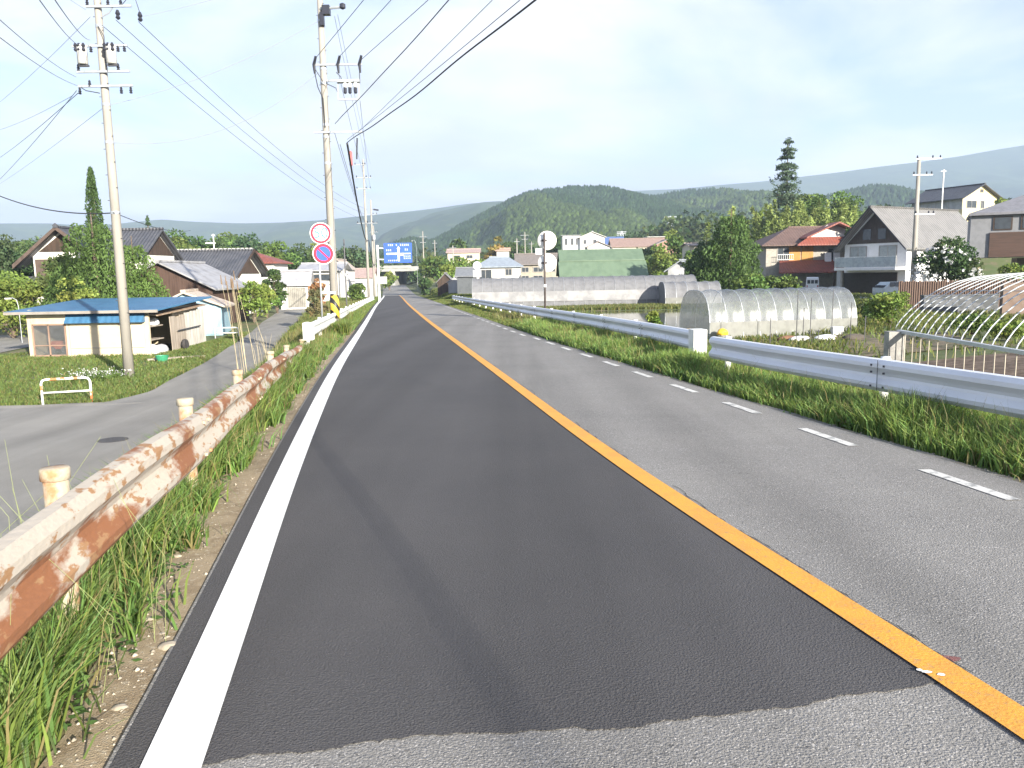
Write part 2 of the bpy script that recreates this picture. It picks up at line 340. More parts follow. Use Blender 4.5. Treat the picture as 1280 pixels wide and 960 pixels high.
n2 = 700; y2 = 4+26*rng.random(n2)**1.5; s2_ = sED(y2)+.02+.14*rng.random(n2); yg = np.concatenate([yg, y2]); xg = np.concatenate([xg, s2x(s2_, y2)]); rg = np.concatenate([rg, .006+.012*rng.random(n2)**3]); n += n2
zg = zt(xg, yg)+.034; oc = np.array([(1, 0, 0), (0, 1, 0), (-1, 0, 0), (0, -1, 0), (0, 0, .7), (0, 0, -.7)]); V = np.stack([xg, yg, zg], 1)[:, None]+oc[None]*rg[:, None, None]*rng.uniform(.6, 1.4, (n, 6, 1))
fo = np.array([(0, 1, 4), (1, 2, 4), (2, 3, 4), (3, 0, 4), (1, 0, 5), (2, 1, 5), (3, 2, 5), (0, 3, 5)]); me = bpy.data.meshes.new('loose_gravel'); gcol = np.array([[.34, .30, .24]])*rng.uniform(.5, 1.5, (n, 1))
quads(me, V.reshape(-1, 3), (np.arange(n)[:, None, None]*6+fo[None]).reshape(-1, 3), np.repeat(gcol, 6, 0)); kind(link('loose_gravel', me, foliage('gravel_stone', 0, .9)), 'stuff')
# right-hand gutter edge of the road
GUT = mat('road_edge_grit', (.20, .19, .17), .95, c2=(.17, .15, .12), scale=3, bump=.6, bscale=40)
kind(strip('road_edge', lambda Y: sED(Y)-.02, lambda Y: sED(Y)+.13+.07*(vnoise(Y*1.3, Y*0, 8)-.5), -.012, GUT, YR[YR < 150]), 'structure')
# side road and yards
def sheet(name, rows, m, off=.035, nc=12):
    rows = np.array(rows, float); yq = np.arange(rows[0, 0], rows[-1, 0]+.01, .5)
    xl = np.interp(yq, rows[:, 0], rows[:, 1]); xr = np.interp(yq, rows[:, 0], rows[:, 2]); t = np.linspace(0, 1, nc)
    X = xl[:, None]*(1-t)+xr[:, None]*t; Y = np.repeat(yq[:, None], nc, 1)
    return kind(grid_mesh(name, np.stack([X, Y, zt(X, Y)+off], -1), m), 'structure')
def toeX(y): return float(s2x(np.interp(y, [0, 25, 43, 60, 9000], [-4.6, -4.6, -5.8, -6.6, -7.2]), y))
lp = [G(*q) for q in ((130, 505), (190, 490), (232, 467), (270, 446), (300, 426), (328, 403), (348, 390))]
rows = [(-20, -60, toeX(-20)-.2), (lp[0].y-.9, -60, toeX(lp[0].y)-.2), (lp[0].y-.2, lp[0].x-1.5, toeX(lp[0].y)-.2)]+[(p.y, p.x, toeX(p.y)-.2) for p in lp]+[(96, lp[-1].x-5.5, toeX(96)-1.5)]
sheet('side_road', rows, LANE, nc=40)
sheet('left_yard', [(33, -70, -26.5), (52, -80, -25.5)], LANE, nc=30)
sheet('parking_lot', [(54, 25.5, 34), (84, 36, 52)], LANE, nc=20)
SOIL = mat('field_soil', (.085, .058, .040), .95, c2=(.15, .11, .08), scale=3, bump=.9, bscale=12)
sheet('field_soil', [(16.5, 9.6, 24), (23, 9.5, 30)], SOIL, .03, 24)
sheet('vegetable_bed', [(25, 8.4, 15), (33, 9.2, 18)], mat('garden_soil', (.19, .15, .10), .95, c2=(.10, .10, .045), scale=2, bump=.8, bscale=9), .03, 20)
WATER = mat('paddy_water', (.13, .135, .10), .06, spec=.5, c2=(.10, .115, .07), scale=.4, bump=.05, bscale=4)
yw = np.arange(26.6, 62.6, .6)
xl = s2x(8.9, yw); xr = np.where(yw < 41, 7.3, 13.3)
kind(grid_mesh('paddy_water', np.stack([np.stack([xl, xr], 1), np.stack([yw, yw], 1), np.full((len(yw), 2), HC-3.05-.045)], -1), WATER, None, False), 'structure')

# ------------------------------------------------------------------ grass
def blades(name, X, Y, Z, h, w, lean, base_c, tip_var=.35, parent=None, k='stuff'):
    n = len(X); a = rng.uniform(0, 2*math.pi, n); d = np.stack([np.cos(a), np.sin(a), 0*a], 1); q = np.stack([-d[:, 1], d[:, 0], 0*a], 1)
    q = q*np.cos(.9)+d*0; a2 = rng.uniform(0, 2*math.pi, n); q = np.stack([np.cos(a2), np.sin(a2), 0*a2], 1)
    P = np.stack([X, Y, Z], 1); h = h[:, None]; ln = (lean*rng.uniform(.3, 1.6, n))[:, None]; up = np.array([[0, 0, 1.]]); w = w[:, None] if np.ndim(w) else w
    m1 = P+up*h*.55+d*h*ln*.35; tp = P+up*h*(1-.25*ln)+d*h*ln
    V = np.stack([P-q*w, P+q*w, m1+q*w*.8, m1-q*w*.8, tp], 1).reshape(-1, 3)
    i = np.arange(n)[:, None]*5
    me = bpy.data.meshes.new(name)
    T3 = np.concatenate([i+[0, 1, 2], i+[0, 2, 3], i+[3, 2, 4]]).reshape(-1, 3)
    c = np.array(base_c)[None]*rng.uniform(1-tip_var, 1+tip_var, (n, 1))*np.stack([rng.uniform(.85, 1.25, n), np.ones(n), rng.uniform(.7, 1.1, n)], 1)
    dry = rng.random(n) < .07; c[dry] = np.array([.34, .29, .13])*rng.uniform(.7, 1.1, (dry.sum(), 1))
    quads(me, V, T3, np.repeat(c, 5, 0))
    return kind(link(name, me, GRASS, parent), k) if k else link(name, me, GRASS, parent)
def zone(n, y0, y1, slo, shi, dens=None, power=1.0):
    Y = y0+(y1-y0)*rng.random(n)**power; a = slo(Y) if callable(slo) else slo; b_ = shi(Y) if callable(shi) else shi
    s = a+(b_-a)*rng.random(n)
    if dens is not None:
        kq = rng.random(n) < dens(s, Y); s, Y = s[kq], Y[kq]
    X = s2x(s, Y); return X, Y, zt(X, Y)-.01, s
def clump(X, Y, f, seed): return vnoise(X*f, Y*f, seed)
dw = lambda Y: np.interp(Y, yd, wd)
# left verge close to the road: tufts reach across the dirt here and there
def dl(s, Y):
    e = (sAL(Y)-s)/np.maximum(dw(Y), .1); t = clump(s2x(s, Y), Y, 2.2, 4)
    return np.where(e < .5, .02*(t > .6), np.where(e < 1.15, .9*sm((t-.56)*7)+.02, 1.0))
X, Y, Z, s = zone(90000, 1.6, 30, lambda Y: np.interp(Y, [0, 25, 40], [-2.6, -3.4, -3.6]), lambda Y: sAL(Y)-.02, dl, 1.5)
hh = (.09+.20*clump(X, Y, 1.6, 9)+.10*rng.random(len(X))+.16*sm((sAL(Y)-.30-s)/.35)*np.clip(1.6-Y/14, 0, 1)*rng.random(len(X)))*np.where(Y < 4.2, 1.05, .95)
blades('left_verge_grass', X, Y, Z, hh, .0035+.0035*rng.random(len(X))+.0004*Y, .55, (.165, .265, .078), .5)
X, Y, Z, s = zone(42000, 4, 34, lambda Y: np.interp(Y, [0, 25, 43], [-4.55, -4.55, -5.6]), lambda Y: np.interp(Y, [0, 25, 40], [-2.5, -3.2, -3.4]), lambda s, Y: .35+.65*clump(s2x(s, Y), Y, .8, 12))
blades('left_bank_grass', X, Y, Z, .10+.20*clump(X, Y, .7, 3)+.08*rng.random(len(X)), .005+.0005*Y, .6, (.145, .215, .065))
X, Y, Z, s = zone(52000, 30, 125, lambda Y: np.interp(Y, [25, 43, 60, 150], [-4.5, -5.6, -6.4, -7.0]), lambda Y: sAL(Y)-.15, None, 1.6)
blades('far_left_verge_grass', X, Y, Z, .22+.4*clump(X, Y, .5, 5)+.15*rng.random(len(X)), .008+.00055*Y, .5, (.165, .235, .07))
rt_ = 14000; Y = 1.7+20*rng.random(rt_)**1.3; s = -1.27-.05*Y+rng.normal(size=rt_)*.16-.02; kq = s < sAL(Y)-np.interp(Y, yd, wd)*1.05; s, Y = s[kq], Y[kq]; X = s2x(s, Y)
blades('rail_foot_grass', X, Y, zt(X, Y)-.02, np.clip(.24+.34*rng.random(len(X))*clump(X, Y, 1.3, 21)*1.7, .1, .60), .004+.0025*rng.random(len(X))+.0003*Y, .45, (.15, .235, .068), .5)
# grass island round the blue-roofed hut
ip = [(p.x, p.y) for p in lp]; ixs = np.array([p[0] for p in ip]); iys = np.array([p[1] for p in ip])
n = 70000; Y = lp[0].y+.1+(50-lp[0].y)*rng.random(n)**1.3; xr_ = np.interp(Y, iys, ixs)-.05; X = xr_-(rng.random(n)**1.2)*np.interp(Y, [22, 33, 37, 45, 50], [16, 18, 13, 3.5, 2.5])
kq = (X > -32) & ~((X < -16.9) & (X > -24) & (Y > 37.8)) & (rng.random(n) < .45+.55*clump(X, Y, .6, 6)); X, Y = X[kq], Y[kq]
blades('hut_lawn_grass', X, Y, zt(X, Y)-.01, .07+.16*clump(X, Y, .5, 2)+.06*rng.random(len(X)), .008+.0004*Y, .7, (.17, .235, .075))
# right verge
def dr(s, Y): return np.where(s < sED(Y)+.12+.16*clump(s2x(s, Y), Y, 1.5, 3), .03, 1.)
X, Y, Z, s = zone(110000, 3.5, 34, lambda Y: sED(Y)+.05, lambda Y: np.interp(Y, [0, 16, 34], [7.6, 8.2, 8.9]), dr, 1.5)
hh = (.14+.30*clump(X, Y, 1.1, 7)+.18*rng.random(len(X)))*np.clip(.40+(s-sED(Y))*.9, .4, 1.0)
blades('right_verge_grass', X, Y, Z, hh, .0035+.003*rng.random(len(X))+.0004*Y, .5, (.215, .325, .10), .5)
X, Y, Z, s = zone(40000, 34, 160, lambda Y: sED(Y)+.1, lambda Y: np.interp(Y, [34, 62, 70, 160], [9.0, 9.0, 10, 14]), None, 1.7)
blades('far_right_verge_grass', X, Y, Z, (.15+.16*clump(X, Y, .6, 5)+.08*rng.random(len(X)))*np.clip(.4+(s-sED(Y))*.6, .4, 1)*np.where((s > 7.4) & (Y < 66), .55, 1), .008+.0005*Y, .5, (.165, .215, .065))
# paddy banks and the field beyond the rail
n = 76000; Y = 4+(100-4)*rng.random(n)**1.35; X = 6+np.abs(rng.random(n))*(.62*Y+6); s = x2s(X, Y)
kq = (s > 8.2) & ~paddy(X, Y) & (rng.random(n) < sm((clump(X, Y, .22, 8)-.35)*4)+.15) & ~((Y > 16.5) & (Y < 23) & (X > 9.6)) & ~((Y > 54) & (X > .47*Y))
X, Y = X[kq], Y[kq]
blades('field_grass', X, Y, zt(X, Y)-.02, .10+.30*clump(X, Y, .4, 4)+.1*rng.random(len(X)), .010+.0006*Y, .6, (.155, .195, .06))
n = 16000; Y = 62.2+4.5*rng.random(n); X = s2x(9.5, Y)+rng.random(n)*20
blades('paddy_bank_grass', X, Y, zt(X, Y)-.02, .15+.25*rng.random(n), .04, .5, (.16, .19, .07))
n = 6400; gi, gj = np.divmod(np.arange(n), 80); Y = 42.5+gi*.3; X = s2x(9.4, Y)+gj*.16
kq = paddy(X, Y) & (X < 6.5) & (rng.random(len(X)) < .45); X, Y = X[kq], Y[kq]
blades('rice_seedlings', X, Y, np.full(len(X), HC-3.12), .22+.06*rng.random(len(X)), .016, .4, (.14, .20, .05))

# seed stalks and broad weeds that break up the verges
def stalks(name, n, y0, y1, lo, hi, hmin, hmax, pw=1.4):
    X, Y, Z, s = zone(n, y0, y1, lo, hi, lambda s, Y: clump(s2x(s, Y), Y, .5, 31) > .42, pw)
    blades(name, X, Y, Z, hmin+(hmax-hmin)*rng.random(len(X)), .0016+.00022*Y, .35, (.27, .26, .12), .3)
stalks('right_verge_stalks', 3200, 4, 45, lambda Y: sED(Y)+.35, lambda Y: np.minimum(np.interp(Y, [0, 16, 34], [7.6, 8.2, 8.9]), 9), .35, .70)
stalks('left_verge_stalks', 1500, 2, 30, lambda Y: sAL(Y)-1.3, lambda Y: sAL(Y)-.28, .3, .62)
stalks('far_left_verge_stalks', 5200, 26, 90, lambda Y: np.interp(Y, [25, 43, 60, 150], [-4.4, -5.5, -6.3, -7.0]), lambda Y: sAL(Y)-.5, .5, 1.0)
def weeds(name, n, y0, y1, lo, hi, size, k=9, flower=0):
    X, Y, Z, s = zone(n, y0, y1, lo, hi, lambda s, Y: clump(s2x(s, Y), Y, .9, 17) > .55, 1.5); m = len(X)
    C = np.repeat(np.stack([X, Y, Z+.05], 1), k, 0)+rng.normal(size=(m*k, 3))*np.array([.06, .06, .035]); C[:, 2] += .05*rng.random(m*k)
    a = rng.normal(size=(m*k, 3)); a[:, 2] *= .4; a /= np.linalg.norm(a, axis=1, keepdims=True); b_ = np.cross(a, np.array([0, 0, 1.])+rng.normal(size=(m*k, 3))*.3); b_ /= np.linalg.norm(b_, axis=1, keepdims=True)
    sz = size*rng.uniform(.5, 1.4, (m*k, 1))*(1+np.repeat(Y, k)[:, None]*.03); c = np.array([[.095, .175, .05]])*rng.uniform(.7, 1.4, (m*k, 1))
    V = np.stack([C-a*sz, C-b_*sz*.55, C+a*sz, C+b_*sz*.55], 1).reshape(-1, 3); me = bpy.data.meshes.new(name); quads(me, V, np.arange(m*k*4).reshape(-1, 4), np.repeat(c, 4, 0)); kind(link(name, me, GRASS), 'stuff')
weeds('left_verge_weeds', 900, 1.9, 24, lambda Y: sAL(Y)-1.2, lambda Y: sAL(Y)-.2, .024)
weeds('right_verge_weeds', 1500, 4, 30, lambda Y: sED(Y)+.15, lambda Y: sED(Y)+1.8, .026)
# ------------------------------------------------------------------ hills, woods on the hills, haze
def hill(name, sil, Yr, depth, m, nu=260, nv=70, amp=.10, nf=6.0, seed=1, back=.35):
    px = np.linspace(sil[0][0], sil[-1][0], nu); py = np.interp(px, [a for a, _ in sil], [b for _, b in sil])
    k = np.ones(5)/5; py = np.convolve(np.pad(py, 2, 'edge'), k, 'valid')
    R = np.array([at(a, b_, Yr) for a, b_ in zip(px, py)]); X = R[:, 0]; ZR = R[:, 2]
    v = np.linspace(-1, back, nv); V, XX = np.meshgrid(v, X, indexing='ij'); ZZ = np.repeat(ZR[None], nv, 0)
    pr = np.where(V < 0, np.sin(np.clip(1+V, 0, 1)*math.pi/2)**1.5*.0+np.clip(1+V, 0, 1)**1.15, 1-(V/back)**2*.35)
    Y = Yr+V*depth; u = XX/depth*nf
    rid = (vnoise(u+V*.8, V*nf*.45, seed)-.5)+.5*(vnoise(u*2.1, V*nf, seed+1)-.5)+.25*(vnoise(u*4.3, V*nf*2.2, seed+2)-.5)
    fade = np.clip(-V*4, 0, 1)*np.clip((1+V)*3, 0, 1)
    Z = -1.8+(ZZ+1.8)*pr+rid*amp*depth*fade
    return kind(grid_mesh(name, np.stack([XX, Y, Z], -1), m), 'structure'), (XX, Y, Z)
def forest_mat(name, a, b_, c, s):
    return mat(name, a, .95, c2=b_, scale=s, thr=(.4, .62), c3=c, s3=s*6, t3=(.5, .66), bump=1.0, bscale=s*20)
HM1 = forest_mat('wooded_slope', (.07, .11, .036), (.05, .085, .03), (.095, .14, .045), .012)
HM2 = forest_mat('distant_slope', (.060, .095, .045), (.042, .07, .038), (.085, .12, .05), .004)
h1, g1 = hill('near_hill', [(470, 335), (520, 318), (545, 305), (575, 288), (595, 278), (620, 266), (640, 256), (655, 249), (675, 245), (700, 243), (715, 240), (740, 240), (765, 241), (785, 247), (810, 252), (840, 257), (880, 266), (930, 284), (990, 315), (1030, 335)], 1000, 520, HM1, 240, 90, .06, 7, 3)
h2, g2 = hill('middle_hill', [(700, 300), (740, 268), (780, 254), (830, 249), (870, 243), (905, 240), (940, 244), (980, 250), (1020, 254), (1050, 247), (1085, 238), (1110, 240), (1135, 247), (1180, 262), (1260, 285), (1350, 310)], 1180, 600, HM1, 240, 80, .06, 7, 11)
hill('left_far_range', [(-300, 290), (-100, 282), (0, 279), (60, 279), (110, 282), (150, 279), (200, 274), (240, 277), (300, 279), (350, 278), (400, 275), (440, 271), (480, 267), (520, 263), (545, 260), (580, 255), (620, 251), (650, 251), (700, 256), (780, 270), (900, 300)], 2700, 1300, HM2, 300, 60, .05, 6, 21)
hill('spur_range', [(440, 330), (500, 288), (540, 266), (580, 257), (605, 252), (640, 252), (680, 262), (760, 300)], 2000, 800, HM2, 120, 60, .05, 6, 41)
hill('right_volcano_slope', [(560, 290), (650, 256), (700, 245), (760, 241), (800, 238), (850, 236), (900, 231), (950, 227), (1000, 221), (1050, 215), (1100, 208), (1150, 202), (1200, 195), (1250, 186), (1300, 178), (1380, 160), (1500, 140)], 3400, 1900, HM2, 300, 70, .04, 6, 31)
def wood(name, g, n, smin, smax, seed):
    r = np.random.default_rng(seed); XX, Y, Z = g; nv, nu = XX.shape
    i = r.uniform(6, nv*.80, n); jx = r.uniform(0, nu-1.01, n); a = i.astype(int); b_ = jx.astype(int); fi = i-a; fj = jx-b_
    def bl(A): return A[a, b_]*(1-fi)*(1-fj)+A[a+1, b_]*fi*(1-fj)+A[a, b_+1]*(1-fi)*fj+A[a+1, b_+1]*fi*fj
    x, y, z = bl(XX), bl(Y), bl(Z); d = vnoise(x*.012, y*.012, seed)
    h = (smin+(smax-smin)*r.random(n))*(.75+.5*d); w = h*np.where(d > .5, .34, .5)
    ang = r.uniform(0, 6.28, n)
    ring = [(0, 1.0, 0), (1.57, 1.0, 0), (3.14, 1.0, 0), (4.71, 1.0, 0)]
    V = np.zeros((n, 9, 3))
    for k in range(4):
        q = ang+k*1.5708; V[:, k] = np.stack([x+np.cos(q)*w*.8, y+np.sin(q)*w*.8, z], 1)
        q = q+.7; V[:, 4+k] = np.stack([x+np.cos(q)*w, y+np.sin(q)*w, z+h*.38], 1)
    V[:, 8] = np.stack([x, y, z+h], 1)
    F3 = []
    for k in range(4):
        m_ = (k+1) % 4; F3 += [(k, m_, 4+k), (m_, 4+m_, 4+k), (4+k, 4+m_, 8)]
    T3 = (np.arange(n)[:, None, None]*9+np.array(F3)[None]).reshape(-1, 3)
    c = np.array([[.078, .125, .040]])*r.uniform(.65, 1.35, (n, 1))*np.where(d[:, None] > .5, [[.75, .85, 1.0]], [[1.15, 1.1, .9]])
    me = bpy.data.meshes.new(name); quads(me, V.reshape(-1, 3), T3, np.repeat(c, 9, 0)); kind(link(name, me, LEAF), 'stuff')
wood('near_hill_forest', g1, 34000, 6, 9.5, 3)
wood('middle_hill_forest', g2, 24000, 6, 10, 4)
hz = bpy.data.materials.new('haze_air'); hz.use_nodes = True; t = hz.node_tree; t.nodes.remove(t.nodes['Principled BSDF'])
pv = t.nodes.new('ShaderNodeVolumePrincipled'); pv.inputs['Color'].default_value = (.63, .77, 1, 1); pv.inputs['Density'].default_value = 2.3e-4; pv.inputs['Anisotropy'].default_value = 0
t.links.new(pv.outputs[0], t.nodes['Material Output'].inputs['Volume'])
HZ = MB().box((0, 2600, 398), (12400, 6200, 804)).build('haze', hz); kind(HZ, 'stuff')

# ------------------------------------------------------------------ trees
def leaf_cloud(name, C, size, col, parent, flat=.0, asp=.6, mat_=None, rise=0):
    n = len(C); r = rng
    a = r.normal(size=(n, 3)); a[:, 2] = a[:, 2]*(1-flat*.6)+rise; a /= np.linalg.norm(a, axis=1, keepdims=True)
    b_ = r.normal(size=(n, 3)); b_ -= a*(a*b_).sum(1, keepdims=True); b_ /= np.linalg.norm(b_, axis=1, keepdims=True)
    sz = size*r.uniform(.6, 1.35, (n, 1))
    V = np.stack([C-a*sz, C-b_*sz*asp, C+a*sz, C+b_*sz*asp], 1).reshape(-1, 3)
    me = bpy.data.meshes.new(name); quads(me, V, np.arange(n*4).reshape(-1, 4), np.repeat(col, 4, 0))
    return link(name, me, mat_ or LEAF, parent)
def tree(nm, label, cat, px, Y, top, wpx, kd, col, group=None, seed=1, w=None, base_z=None, dens=1.0, loc=None, leafs=1.0):
    global rng
    rng = np.random.default_rng(seed*13+5); random.seed(seed)
    p = base(px, Y) if loc is None else Vector(loc)
    if base_z is not None: p.z = base_z
    h = zat(top, Y, px)-p.z; w = w or wpx/F*Y
    root = T(nm, label, cat, p, rng.uniform(0, 6.28), group)
    leaf = max(.05, Y*.0020)*leafs; col = np.array(col)*1.6
    n = int(np.clip(2.6*w*h/(leaf*leaf)*dens, 1500, 16000))
    tb = MB(); tr = max(.05, min(.03*h, .35))
    if kd == 'broad' or kd == 'shrub':
        lo = .16 if kd == 'broad' else 0.03
        nb = int(rng.integers(16, 24)); cen = []; rad = []
        for i in range(nb):
            q = rng.normal(size=3); q /= np.linalg.norm(q); rr = rng.uniform(.25, .80)
            zc = lo+(1-lo)*(.5+.5*q[2]*rr); wz = math.sqrt(max(.05, 1-((zc-lo-.45*(1-lo))/(.62*(1-lo)))**2))
            cen.append((q[0]*rr*w/2*wz, q[1]*rr*w/2*wz, zc*h)); rad.append(rng.uniform(.17, .30)*w)
        cen = np.array(cen); rad = np.array(rad); bi = rng.choice(nb, n, p=rad**2/np.sum(rad**2))
        d = rng.normal(size=(n, 3)); d /= np.linalg.norm(d, axis=1, keepdims=True); d[:, 2] = np.where(rng.random(n) < .65, np.abs(d[:, 2]), d[:, 2])
        rr = rng.random(n)**.35; C = cen[bi]+d*(rad[bi]*rr)[:, None]*np.array([1, 1, min(.8, h/w*.75)])
        C[:, 2] = np.clip(C[:, 2], .02*h, h*1.02)
        tint = rng.uniform(.78, 1.28, nb); warm = rng.uniform(.85, 1.25, nb)
        c = col[None]*(tint[bi]*rng.uniform(.75, 1.3, n))[:, None]; c[:, 0] *= warm[bi]
        ends = [cen[k] for k in range(min(7, nb))]
        if kd == 'broad':
            tb.tube([(0, 0, -.1), (.02*w, 0, .25*h), (.0, .02*w, .6*h)], [tr, tr*.8, tr*.3], 7)
            for e in ends: tb.tube([(0, 0, .22*h), (e[0]*.5, e[1]*.5, .22*h+(e[2]-.22*h)*.6), tuple(e)], [tr*.5, tr*.3, tr*.1], 5)
        else:
            for e in ends: tb.tube([(0, 0, -.05), (e[0]*.4, e[1]*.4, e[2]*.5), tuple(e)], [tr*.5, tr*.3, tr*.12], 5)
        leaf_cloud('crown', C, leaf, c, root)
    elif kd in ('spruce', 'cone', 'column'):
        tb.tube([(0, 0, -.1), (0, 0, h*.98)], [tr, tr*.12], 7)
        if kd == 'spruce':
            lv = 26; C = []; c = []
            for i in range(lv):
                t_ = .10+.90*(i+rng.uniform(-.4, .4))/lv; R_ = w/2*(1-t_)**.80*rng.uniform(.82, 1.12)+.04*w
                for q in np.arange(0, 6.28, .75)+rng.uniform(0, 1):
                    Rr = R_*rng.uniform(.45, 1.25); m_ = max(9, int(n/lv/6)); f = rng.random(m_)**.6
                    drp = -.10*Rr*f*f*2+.06*Rr; tg = rng.uniform(.75, 1.3)
                    P_ = np.stack([np.cos(q)*Rr*f, np.sin(q)*Rr*f, t_*h+drp], 1)+rng.normal(size=(m_, 3))*np.array([.13, .13, .10])*Rr*.9
                    C.append(P_); c.append(col[None]*tg*rng.uniform(.75, 1.25, (m_, 1)))
                    tb.tube([(0, 0, t_*h), (np.cos(q)*Rr*.8, np.sin(q)*Rr*.8, t_*h-.02*Rr)], [tr*.18, tr*.06], 4, False)
            tp = np.stack([rng.normal(size=60)*.02*w, rng.normal(size=60)*.02*w, h*rng.uniform(.93, 1.0, 60)], 1); C.append(tp); c.append(np.repeat(col[None], 60, 0))
            C = np.concatenate(C); c = np.concatenate(c)
        else:
            u = rng.random(n); t_ = 1-np.sqrt(1-u*.985) if kd == 'cone' else u
            q = rng.uniform(0, 6.28, n)
            env = (1-t_)**.68*(.55+.45*np.clip(t_*5+.3, 0, 1)) if kd == 'cone' else np.sin(np.clip(t_*.93+.07, 0, 1)*math.pi)**.45*(1-.35*t_)
            bump = .74+.60*vnoise(q*1.6+seed, t_*h*.9+q*.3, seed)*(.7+.6*vnoise(q*4, t_*h*2.4, seed+1))
            rr = rng.random(n)**.30*env*w/2*bump
            C = np.stack([np.cos(q)*rr, np.sin(q)*rr, t_*h+.12*rr], 1)
            tg = .7+.65*vnoise(q*1.6+seed, t_*h*.9+q*.3, seed+5)
            c = col[None]*(tg*rng.uniform(.7, 1.3, n))[:, None]
        leaf_cloud('crown', C, leaf*(1.15 if kd == 'cone' else 1), c, root, asp=.36, rise=1.3 if kd != 'spruce' else 0)
    elif kd == 'bamboo':
        C = []; c = []; m_ = 26
        for i in range(m_):
            x, y = rng.normal(size=2)*w*.27; q = rng.uniform(0, 6.28); hh = h*rng.uniform(.7, 1.0); bd = w*rng.uniform(.08, .22)
            f = .15+.85*rng.random(int(n/m_))**.7; k_ = len(f)
            P_ = np.stack([x+np.cos(q)*bd*f**2.5, y+np.sin(q)*bd*f**2.5, hh*f*(1-.06*f**4)], 1)+rng.normal(size=(k_, 3))*np.array([.11*w, .11*w, .03*h])*(1.15-f)[:, None]
            C.append(P_); c.append(col[None]*rng.uniform(.7, 1.3)*rng.uniform(.8, 1.2, (k_, 1)))
            tb.tube([(x, y, 0), (x, y, hh*.5), (x+np.cos(q)*bd*.7, y+np.sin(q)*bd*.7, hh*.9)], [.05, .04, .015], 5, False)
        leaf_cloud('crown', np.concatenate(C), leaf, np.concatenate(c), root, asp=.35)
    tb.build('trunk' if kd != 'bamboo' else 'culms', BARK, root)
    return root
DG = (.040, .070, .022); MG = (.065, .105, .026); YG = (.13, .155, .035); LG = (.10, .145, .032); BG = (.045, .075, .035)
tree('slender_poplar', 'tall slender columnar evergreen rising above the tiled houses beside the left utility pole', 'tree', 131, 54, 209, 25, 'column', DG, seed=2, dens=2)
tree('conifer_tree', 'broad bushy conical conifer behind the blue-roofed hut, directly left of the near pole', 'tree', 127, 50, 262, 128, 'cone', (.060, .098, .026), seed=3, dens=2.6)
tree('conifer_tree', 'shorter dense conifer right of the near pole, in front of the brown barn', 'tree', 174, 51, 292, 84, 'cone', MG, seed=4, dens=1.4)
tree('garden_pine', 'dark bushy garden pine in front of the white gable of the traditional house', 'tree', 82, 52, 304, 76, 'shrub', (.055, .085, .028), seed=5, dens=1.3)
tree('garden_shrub', 'yellow-green rounded garden shrub right behind the blue hut roof', 'shrub', 100, 47, 342, 56, 'shrub', YG, seed=6)
tree('hut_side_tree', 'low bright green tree at the left end of the blue-roofed hut', 'tree', 18, 50, 340, 100, 'shrub', LG, seed=7, dens=1.3)
tree('old_broadleaf_tree', 'grey-green old broadleaf with bare pale limbs at the left edge of the photo', 'tree', 8, 62, 296, 100, 'broad', BG, seed=8, dens=.9)
tree('broadleaf_tree', 'dark round broadleaf between the old pale-limbed tree and the traditional house', 'tree', 42, 66, 312, 60, 'broad', DG, seed=9)
tree('hedge_bush', 'bright green clipped bush on the right of the brown barn', 'bush', 318, 60, 346, 34, 'shrub', LG, seed=10, w=2.6)
tree('hedge_bush', 'tall light green bush by the side road, left of the grey garage', 'bush', 334, 66, 352, 30, 'shrub', LG, seed=11, w=2.4)
tree('flowering_shrub', 'dark shrub with white blossom beside the grey garage', 'shrub', 347, 72, 332, 28, 'shrub', DG, seed=12)
tree('verge_shrub', 'brownish green wild shrub on the verge left of the round road signs', 'shrub', 397, 52, 352, 26, 'shrub', (.10, .095, .045), seed=13)
tree('verge_shrub', 'rust-brown dry thicket beside the grey garage and the side road', 'shrub', 398, 66, 345, 22, 'shrub', (.20, .12, .06), seed=14)
tree('roadside_bush', 'green bush at the foot of the far cluster of utility poles', 'bush', 447, 88, 352, 26, 'shrub', MG, seed=15)
wl = [(8, 150, 296, 110), (50, 160, 292, 90), (95, 170, 292, 90), (193, 95, 270, 22), (222, 130, 285, 70), (255, 150, 288, 64), (288, 160, 293, 64), (322, 150, 290, 66), (348, 130, 293, 56), (376, 150, 302, 54), (402, 170, 306, 50), (436, 160, 306, 50), (300, 200, 288, 80), (458, 200, 318, 44)]
wtxt = ['at the far left edge', 'left of the traditional house gable', 'just behind the traditional house gable', 'pointed and dark, above the tiled ridges', 'tallest and roundest, behind the long tiled roof', 'above the middle of the long tiled roof', 'above the right half of the long tiled roof', 'above the small red roof', 'left of the small red-roofed house end', 'above the grey garage', 'directly behind the round road signs', 'just right of the near roadside pole', 'paler and highest, in the second row behind', 'near the far cluster of poles']
for k, (px, Y, top, wp) in enumerate(wl):
    tree('woodland_tree', 'tree of the left wood, '+wtxt[k], 'tree', px, Y, top, wp, 'spruce' if k == 3 else 'broad', (MG, DG, LG, BG)[k % 4] if k != 3 else BG, 'trees of the wood behind the left houses', seed=30+k)
